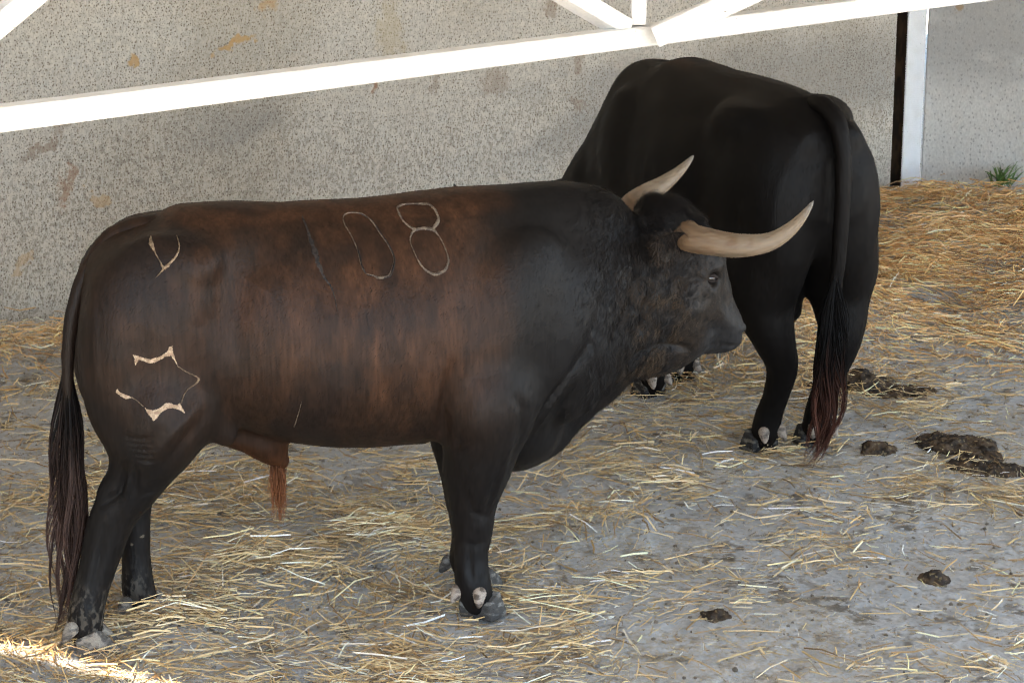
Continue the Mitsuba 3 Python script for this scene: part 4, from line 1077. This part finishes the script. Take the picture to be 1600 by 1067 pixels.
# ------------------------------------------------------------------ straw, chaff, dung
def view_points(n, r):
    """Random places on the pen's floor, within the pen and a little beyond the view."""
    out = []
    tot = 0
    while tot < n:
        y = r.uniform(5.6, 13.6, n * 2); x = r.uniform(-3.2, 4.3, n * 2)
        half = (y + .2) * .235 + .5
        ok = (np.abs(x) < half)
        q = np.stack([x, y], 1) - WALL_B
        ok &= (q @ WN > .02) & ((np.stack([x, y], 1) - w2a) @ np.array([WD2[1], -WD2[0]]) > .02)
        # nearer ground fills more of the picture: keep more of it
        ok &= r.uniform(0, 1, n * 2) < np.clip((6.6 / y) ** 1.2, 0, 1)
        out.append(np.stack([x, y], 1)[ok]); tot += ok.sum()
    return np.concatenate(out)[:n]
def density(xy):
    x, y = xy[:, 0], xy[:, 1]
    p = np.stack([x, y, 0 * x], -1)
    d = .22 + 1.5 * smoothstep(.40, .66, meshkit.fbm(p * 1.9, 4, 21)) * (.15 + 1.1 * smoothstep(.40, .62, meshkit.fbm(p * 6, 3, 25)))
    d *= 1 - .62 * smoothstep(-.3, .5, x) * smoothstep(7.5, 6.8, y)           # bare dirt in front on the right
    d *= 1 - .25 * smoothstep(0.1, .6, x) * smoothstep(9.0, 8.3, y)
    d += .35 * smoothstep(.2, -.5, x) * smoothstep(8.2, 7.0, y)
    d += .75 * smoothstep(.3, 1.3, x) * smoothstep(9.0, 10.4, y) * (.6 + 1.2 * meshkit.fbm(p * 3, 3, 28))
    d += 2.2 * np.exp(-(((x - .7) / .7) ** 2 + ((y - 9.5) / .5) ** 2)) + 3.2 * smoothstep(.010, .045, heaps(x, y))
    return d
STRAW = np.array([(.52, .385, .19), (.60, .475, .26), (.42, .285, .125), (.66, .56, .37), (.32, .205, .095), (.50, .40, .235), (.74, .69, .56), (.20, .135, .070)])
def straw(n, seed, l0, l1, w0, w1, lift, tilt, bend, flat=0.0, where=None):
    r = np.random.default_rng(seed)
    xy = view_points(n * 5, r) if where is None else where(n * 5, r)
    dn = density(xy)
    keep = r.uniform(0, 1, len(xy)) < np.clip((dn + flat) / 2.2, 0, 1)
    xy = xy[keep][:n]
    n = len(xy)
    a = r.uniform(0, 2 * np.pi, n)
    clump = meshkit.fbm(np.c_[xy * 1.6, np.zeros(n)], 2, 41) * 9
    a = np.where(r.uniform(0, 1, n) < .55, clump + r.normal(0, .5, n), a)
    L = np.exp(r.uniform(np.log(l0), np.log(l1), n))
    d = np.stack([np.cos(a), np.sin(a)], 1)
    side = np.stack([-d[:, 1], d[:, 0]], 1)
    u = np.array([-.5, 0.02, .5])
    kink = r.normal(0, bend, n) * L
    pts = xy[:, None] + d[:, None] * (L[:, None] * u[None])[..., None] + side[:, None] * (kink[:, None] * np.array([0, 1, .3])[None])[..., None]
    hp = heaps(xy[:, 0], xy[:, 1])
    z = gh(pts[..., 0], pts[..., 1]) + r.uniform(.0, lift, n)[:, None] * (.6 + dn[keep][:n, None] * .5)
    tl = r.normal(0, tilt, n) * (1 + 3.5 * smoothstep(.012, .05, hp))
    tl = np.clip(tl, -.5, .5)
    z = z + np.maximum(0, tl[:, None] * L[:, None] * u[None] * np.sign(u)[None] * (r.uniform(0, 1, n) < .5)[:, None] + np.abs(tl)[:, None] * L[:, None] * .25 * (u[None] > 0)) + .002
    z += (hp * r.uniform(0, .55, n) + smoothstep(.012, .035, hp) * r.uniform(0, 1, n) ** 1.5 * (.085 - .050 * smoothstep(11.3, 12.0, xy[:, 1])))[:, None]
    W = (r.uniform(w0, w1, n)[:, None] * np.array([1, .95, .75])[None])
    pal = r.choice(len(STRAW), n, p=[.17, .16, .15, .11, .13, .13, .05, .10])
    C = STRAW[pal] * r.uniform(.70, 1.35, (n, 1))
    warm = (smoothstep(8.8, 10, xy[:, 1]) * .65)[:, None]
    C = C * np.array([1.17, 1.12, 1.10])
    C = np.minimum(C * (1 - warm) + C * np.array([1.34, 1.05, .80]) * warm, .82)
    return np.concatenate([pts, z[..., None]], -1), W, C
scene['straw_stalk'] = {'type': 'twosided', 'b': {'type': 'principled', 'base_color': {'type': 'mesh_attribute', 'name': 'vertex_color'}, 'roughness': .55, 'specular': .35}}
Vs, Fs, Cs, base = [], [], [], 0
def banks(n, r):
    a = np.stack([r.uniform(-.1, 1.4, n), r.uniform(9.1, 10.5, n)], 1)
    b = np.stack([r.uniform(1.2, 3.7, n), r.uniform(10.4, 12.9, n)], 1)
    q = np.where(r.uniform(0, 1, (n, 1)) < .38, a, b)
    ok = ((q - WALL_B) @ WN > .02) & ((q - w2a) @ np.array([WD2[1], -WD2[0]]) > .02)
    return q[ok]
for args in [(5200, 56, .05, .20, .0014, .0034, .04, .20, .06, 0.0, banks), (16000, 51, .04, .18, .0010, .0027, .034, .12, .035), (42000, 52, .012, .060, .0006, .0017, .024, .18, .08), (900, 53, .08, .24, .0014, .0032, .03, .40, .05), (2200, 55, .05, .18, .0024, .0040, .020, .08, .04)]:
    P, W, C = straw(*args)
    v, f, c = tubes(P, W, C, 3)
    Vs.append(v); Fs.append(f + base); Cs.append(c); base += len(v)
P, W, C = straw(130000, 54, .006, .034, .0005, .0013, .010, .25, .15, .34)
sd = rng.normal(0, 1, (len(P), 3)); sd /= np.linalg.norm(sd, axis=1, keepdims=True)
v, f, c = ribbons(P[:, [0, 2]], W[:, [0, 2]], C * .72, sd)
Vs.append(v); Fs.append(f + base); Cs.append(c); base += len(v)
add('straw', trimesh.Trimesh(np.vstack(Vs), np.vstack(Fs), process=False), 'straw_stalk', color=np.vstack(Cs), kind='stuff', label='loose yellow straw strewn over the pen floor and heaped along the walls', category='straw')

# clods and crumbs of dry dirt
r = np.random.default_rng(61)
ico = trimesh.creation.icosphere(subdivisions=1)
n = 3000
xy = view_points(n, r)
sz = np.exp(r.uniform(np.log(.0025), np.log(.0075), n))
Vc = ico.vertices[None] * sz[:, None, None] * r.uniform(.6, 1.3, (n, 1, 3)) * (1 + .35 * (r.uniform(0, 1, (n, len(ico.vertices), 1)) - .5))
Vc = Vc + np.c_[xy, gh(xy[:, 0], xy[:, 1]) + sz * .3][:, None]
Fc = (ico.faces[None] + np.arange(n)[:, None, None] * len(ico.vertices)).reshape(-1, 3)
Cc = np.repeat(np.where(r.uniform(0, 1, (n, 1)) < .6, [[.15, .125, .098]], [[.27, .255, .235]]) * r.uniform(.6, 1.3, (n, 1)), len(ico.vertices), 0)
scene['crumb'] = {'type': 'twosided', 'b': {'type': 'principled', 'base_color': {'type': 'mesh_attribute', 'name': 'vertex_color'}, 'roughness': .95, 'specular': .15}}
add('dirt_crumbs', trimesh.Trimesh(Vc.reshape(-1, 3), Fc, process=False), 'crumb', color=Cc, kind='stuff', label='small clods and crumbs of dry dirt on the pen floor', category='dirt')

def dung_col(p, n, uv):
    q = mikit.fbm(p.x * 30, p.y * 30, p.z * 30, 4)
    c = mikit.mix((.022, .015, .010), (.085, .055, .032), mikit.smoothstep(.35, .7, q))
    fib = mikit.smoothstep(.70, .80, mikit.noise(p.x * 160, p.y * 60, p.z * 160))
    return mikit.mix(c, mi.Color3f(.22, .16, .08), fib * .5)
scene['dung'] = bumped(principled(mikit.proc(dung_col), .8, .3), lambda p, n, uv: mikit.fbm(p.x * 90, p.y * 90, p.z * 90, 4), .010)
def dung(key, x, y, rx, ry, h, turn, seed, label, lumps=4):
    rr = np.random.default_rng(seed)
    fdg = Field((-rx - .12, -ry - .12, -.03), (rx + .12, ry + .12, h + .08), max(.0065, rx / 40))
    for k in range(lumps * 3):
        u, v = rr.normal(0, .42, 2).clip(-.9, .9)
        q = rr.uniform(.25, .55)
        hz = h * rr.uniform(.5, 1.0) * max(.25, 1 - .8 * math.hypot(u, v))
        fdg.ball((u * rx, v * ry, hz * .25), (rx * q, ry * q * 1.1, hz * .8), .02)
    m = fdg.mesh(1)
    V = m.vertices.copy()
    n = vnormals(V, m.faces)
    V = V + n * ((meshkit.fbm(V * 38 + seed, 3, seed) - .5) * .030 + (meshkit.fbm(V * 110, 2, seed) - .5) * .010)[:, None]
    c, s = math.cos(turn), math.sin(turn)
    V = np.stack([V[:, 0] * c - V[:, 1] * s + x, V[:, 0] * s + V[:, 1] * c + y, V[:, 2] + float(gh(np.array([x]), np.array([y]))[0])], 1)
    add(key, trimesh.Trimesh(V, m.faces, process=False), 'dung', smooth=True, label=label, category='dung')
dung('dung_pile', 1.42, 9.22, .20, .14, .075, .2, 3, 'low dark dung pile behind the hanging tail of the black bull')
dung('dung_pile_001', 1.69, 8.40, .16, .13, .06, -.4, 4, 'largest dark dung heap, on the bare dirt near the right edge')
dung('dung_pile_002', 1.74, 8.13, .19, .06, .045, -.35, 5, 'stretched dark dung strip in front of the largest heap')
dung('dung_pile_003', 1.335, 7.04, .05, .045, .04, .3, 6, 'small lone dung lump in the bare dirt at lower right')
dung('dung_pile_004', .62, 6.72, .028, .02, .010, .3, 8, 'tiny brown dung smear on bare dirt in front of the front hoof')
dung('dung_pile_005', 1.36, 8.37, .07, .06, .035, .3, 9, 'small dung clot left of the largest heap')

# a weed at the foot of the pale wall
r = np.random.default_rng(91)
wx = w2a + WD2 * .50 + np.array([WD2[1], -WD2[0]]) * .10
n = 46
base = np.c_[wx + r.normal(0, .030, (n, 2)), np.full(n, .02)]
base[:, 2] = gh(base[:, 0], base[:, 1]) + .07
uu = np.linspace(0, 1, 5)
out = np.c_[r.normal(0, .055, (n, 2)), r.uniform(.09, .20, n)]
P = base[:, None] + out[:, None] * uu[None, :, None] - np.array([0, 0, .05]) * (uu ** 2)[None, :, None]
sd = r.normal(0, 1, (n, 3)); sd /= np.linalg.norm(sd, axis=1, keepdims=True)
v, f, c = ribbons(P, .0065 * np.sin(np.pi * np.clip(uu * .9 + .08, 0, 1))[None] * np.ones((n, 1)), np.array([.085, .150, .035]) * r.uniform(.6, 1.4, (n, 1)), sd)
add('weed', trimesh.Trimesh(v, f, process=False), 'straw_stalk', color=c, label='small green weed growing at the foot of the pale wall', category='plant')
